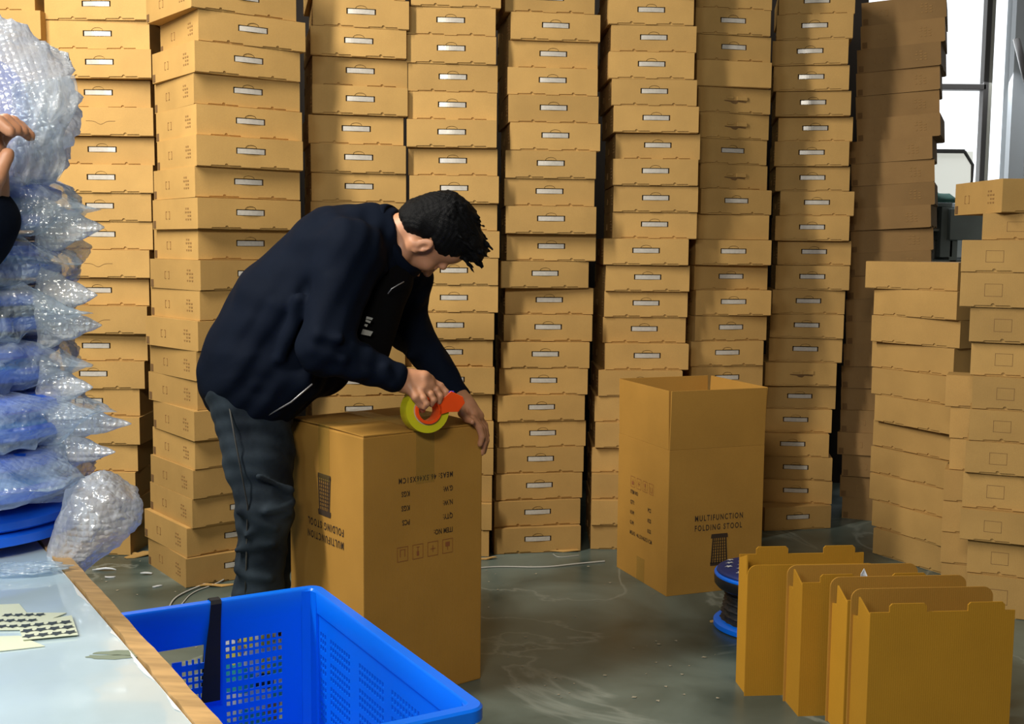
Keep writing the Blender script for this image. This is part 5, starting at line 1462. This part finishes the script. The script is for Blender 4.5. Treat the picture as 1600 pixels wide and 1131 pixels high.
bm = bmesh.new(); ringz(bm, .038, .0575, -.050, -.002); from_bm('tape_roll', bm, M_YEL, td, smooth=True, sharp=.7)
bm = bmesh.new(); ringz(bm, .0350, .0378, -.050, -.0015); from_bm('core', bm, M_CORE, td, smooth=True, sharp=.7)
bm = bmesh.new(); ringz(bm, .0275, .0348, -.044, .006); from_bm('hub', bm, M_ORG, td, smooth=True, sharp=.7)
# arm from the hub to the cutting head (local: x right in the picture)
bm = bmesh.new()
arm = [(.012, .030), (.030, .024), (.045, .030), (.062, .046), (.094, .030), (.099, .014), (.080, -.008), (.052, -.006), (.034, -.010), (.026, -.014), (.031, .0), (.026, .014)]
prism(bm, arm, 'z', .000, .006); bmesh.ops.bevel(bm, geom=list(bm.edges), offset=.001, segments=1, affect='EDGES')
from_bm('arm', bm, M_ORG, td)
bm = bmesh.new(); bbox(bm, .056, .097, .010, .016, -.050, .0, .002); bbox(bm, .060, .094, .012, .034, -.0500, -.046, .001); from_bm('head_plate', bm, M_ORG, td)
bm = bmesh.new(); bbox(bm, .056, .072, .034, .046, -.046, .004, .003); from_bm('brake_roller', bm, M_BLUB, td)

# ---- second person, only the raised forearm in view at the left edge
def q(x, y, Y): return np.array(at(x, y, Y))
def build_arm():
    F = Field((-1.44, 1.34, 0.0), (-.56, 2.16, 1.80), .0045)
    F.cone([-1.220, 1.830, 1.18], [-1.220, 1.850, .85], .13, .115, .04, .9); F.cone([-1.220, 1.830, 1.30], [-1.210, 1.830, 1.42], .10, .055, .04)
    F.ell([-1.200, 1.840, 1.60], [.095, .078, .118], None, .02)
    F.ell([-1.110, 1.840, 1.575], [.016, .014, .022], None, .012)
    F.cone([-1.200, 1.830, 1.40], [-1.200, 1.840, 1.52], .052, .050, .02)
    for y in (1.75, 1.93):
        F.cone([-1.220, y, .86], [-1.200, y, .46], .085, .055, .03); F.cone([-1.200, y, .46], [-1.220, y, .10], .052, .038, .02)
        F.cone([-1.230, y, .045], [-1.090, y, .032], .038, .028, .02)
    el = np.array([-.80, 1.45, 1.08]); wr = q(-40, 338, 1.50)
    F.cone([-1.200, 1.690, 1.36], el, .052, .042, .03); F.cone(el, wr, .042, .029, .02)
    el2 = np.array([-1.05, 1.80, 1.12]); wr2 = np.array([-.93, 1.62, 1.27])
    F.cone([-1.200, 1.990, 1.36], el2, .050, .040, .03); F.cone(el2, wr2, .038, .027, .02)
    for wq, s in ((wr, 1), (wr2, -1)):
        up = np.array([.05, .01 * s, .95]); up /= np.linalg.norm(up)
        F.cone(wq, wq + up * .05, .030, .032, .015); F.cone(wq + up * .03 + [.01, 0, 0], wq + up * .085 + [.012, 0, 0], .032, .026, .015)
        for k in range(4):
            b = wq + up * (.082 - .004 * abs(k - 1.5)) + np.array([.010, -.030 + .020 * k, 0])
            p1 = b + up * .030 + [.010, 0, 0]; p2 = p1 + up * .012 + [.022, 0, 0]; p3 = p2 + np.array([.014, 0, -.012])
            F.cone(b, p1, .0105, .0098, .004); F.cone(p1, p2, .0098, .009, .003); F.cone(p2, p3, .009, .008, .003)
        t0 = wq + up * .02 + [.022, -.02 * s, 0]
        F.cone(t0, t0 + [.022, -.012 * s, .03], .014, .011, .006); F.cone(t0 + [.022, -.012 * s, .03], t0 + [.034, -.006 * s, .058], .011, .009, .004)
    return F.mesh('person'), el, wr, el2, wr2
me, el, wr, el2, wr2 = build_arm()
wk = link('person', me, M_SKIN); smooth_mesh(wk, 2, .4)
tag(wk, 'person mostly outside the left edge in a navy sleeve, holding up a wrapped bundle', 'person')
F = Field((-1.46, 1.36, .62), (-.62, 2.20, 1.52), .006)
F.cone([-1.220, 1.830, 1.22], [-1.220, 1.850, .78], .155, .145, .04, .95); F.cone([-1.210, 1.680, 1.36], [-1.210, 1.990, 1.36], .085, .085, .05)
F.cone([-1.200, 1.690, 1.36], el, .080, .066, .03); F.cone(el, el + (wr - el) * .94, .072, .062, .02)
F.cone([-1.200, 1.990, 1.36], el2, .078, .062, .03); F.cone(el2, el2 + (wr2 - el2) * .9, .060, .042, .02)
F.warp(lambda X, Y, Z: .0035 * np.sin(X * 50 + Z * 35) * np.sin(Z * 45 - Y * 30))
link('jacket', F.mesh('jacket'), M_JACKET, wk)
F = Field((-1.42, 1.63, .04), (-1.06, 2.07, .92), .006)
for y in (1.75, 1.93): F.cone([-1.220, y, .86], [-1.200, y, .46], .105, .075, .04); F.cone([-1.200, y, .46], [-1.220, y, .08], .072, .062, .03)
link('trousers', F.mesh('trousers'), M_DENIM, wk)
F = Field((-1.33, 1.73, 1.56), (-1.07, 1.95, 1.76), .005)
F.ell([-1.210, 1.840, 1.63], [.102, .086, .108], None, .02); F.cone([-1.100, 1.780, 1.585], [-1.100, 1.900, 1.585], .03, .03, .02, op='s')
link('hair', F.mesh('hair'), M_HAIR, wk)
for y in (1.75, 1.93):
    F = Field((-1.32, y - .07, -.005), (-1.00, y + .07, .14), .005)
    F.cone([-1.240, y, .050], [-1.080, y, .038], .048, .038, .02); F.cone([-1.220, y, .11], [-1.230, y, .06], .046, .048, .02)
    F.put((-1.5, y - .1, -.05), (-.9, y + .1, 0), lambda X, Y, Z: Z - .002, .004, 's')
    link('shoe', F.mesh('shoe'), M_SHOE, wk)
# the bundle held up: a blue stool in a bag of bubble wrap with its mouth flapping to the right
t = wrapped_stool((0, 0, 0), .085, [(D2(20), 0, .02, .07)], 9, 'bubble-wrapped stool held up by the person at the left edge', m=M_BWW, R=.128, ri=.58)
del t['group']
p = at(0, 188, 1.56); t.location = (p.x - .07, 1.665, p.z + .005); t.rotation_euler = (math.radians(74), math.radians(-18), math.radians(18))
bm = bmesh.new(); nu, nv = 30, 26; G = []
for j in range(nv + 1):
    row = []
    for i in range(nu + 1):
        u, v = i / nu, j / nv
        x = 20 + u * (95 - 30 * v * v + 8 * math.sin(v * 9)); y = 132 + v * 160 - u * 14 * (1 - v) + 10 * u * math.sin(v * 5)
        d = 1.56 + .02 * math.sin(u * 7 + v * 3) + .012 * math.sin(u * 23 + v * 5) + .01 * math.sin(v * 19)
        row.append(bm.verts.new(at(x, y, d)))
    G.append(row)
for a, b in zip(G, G[1:]):
    for i in range(nu): bm.faces.new((a[i], a[i + 1], b[i + 1], b[i]))
inv = Matrix.LocRotScale(t.location, t.rotation_euler, None).inverted(); bm.transform(inv)
o = from_bm('bag_mouth', bm, bubble('film_thin', (.9, .93, .96), .30, 120), t, smooth=True)
md = o.modifiers.new('s', 'SOLIDIFY'); md.thickness = .0015
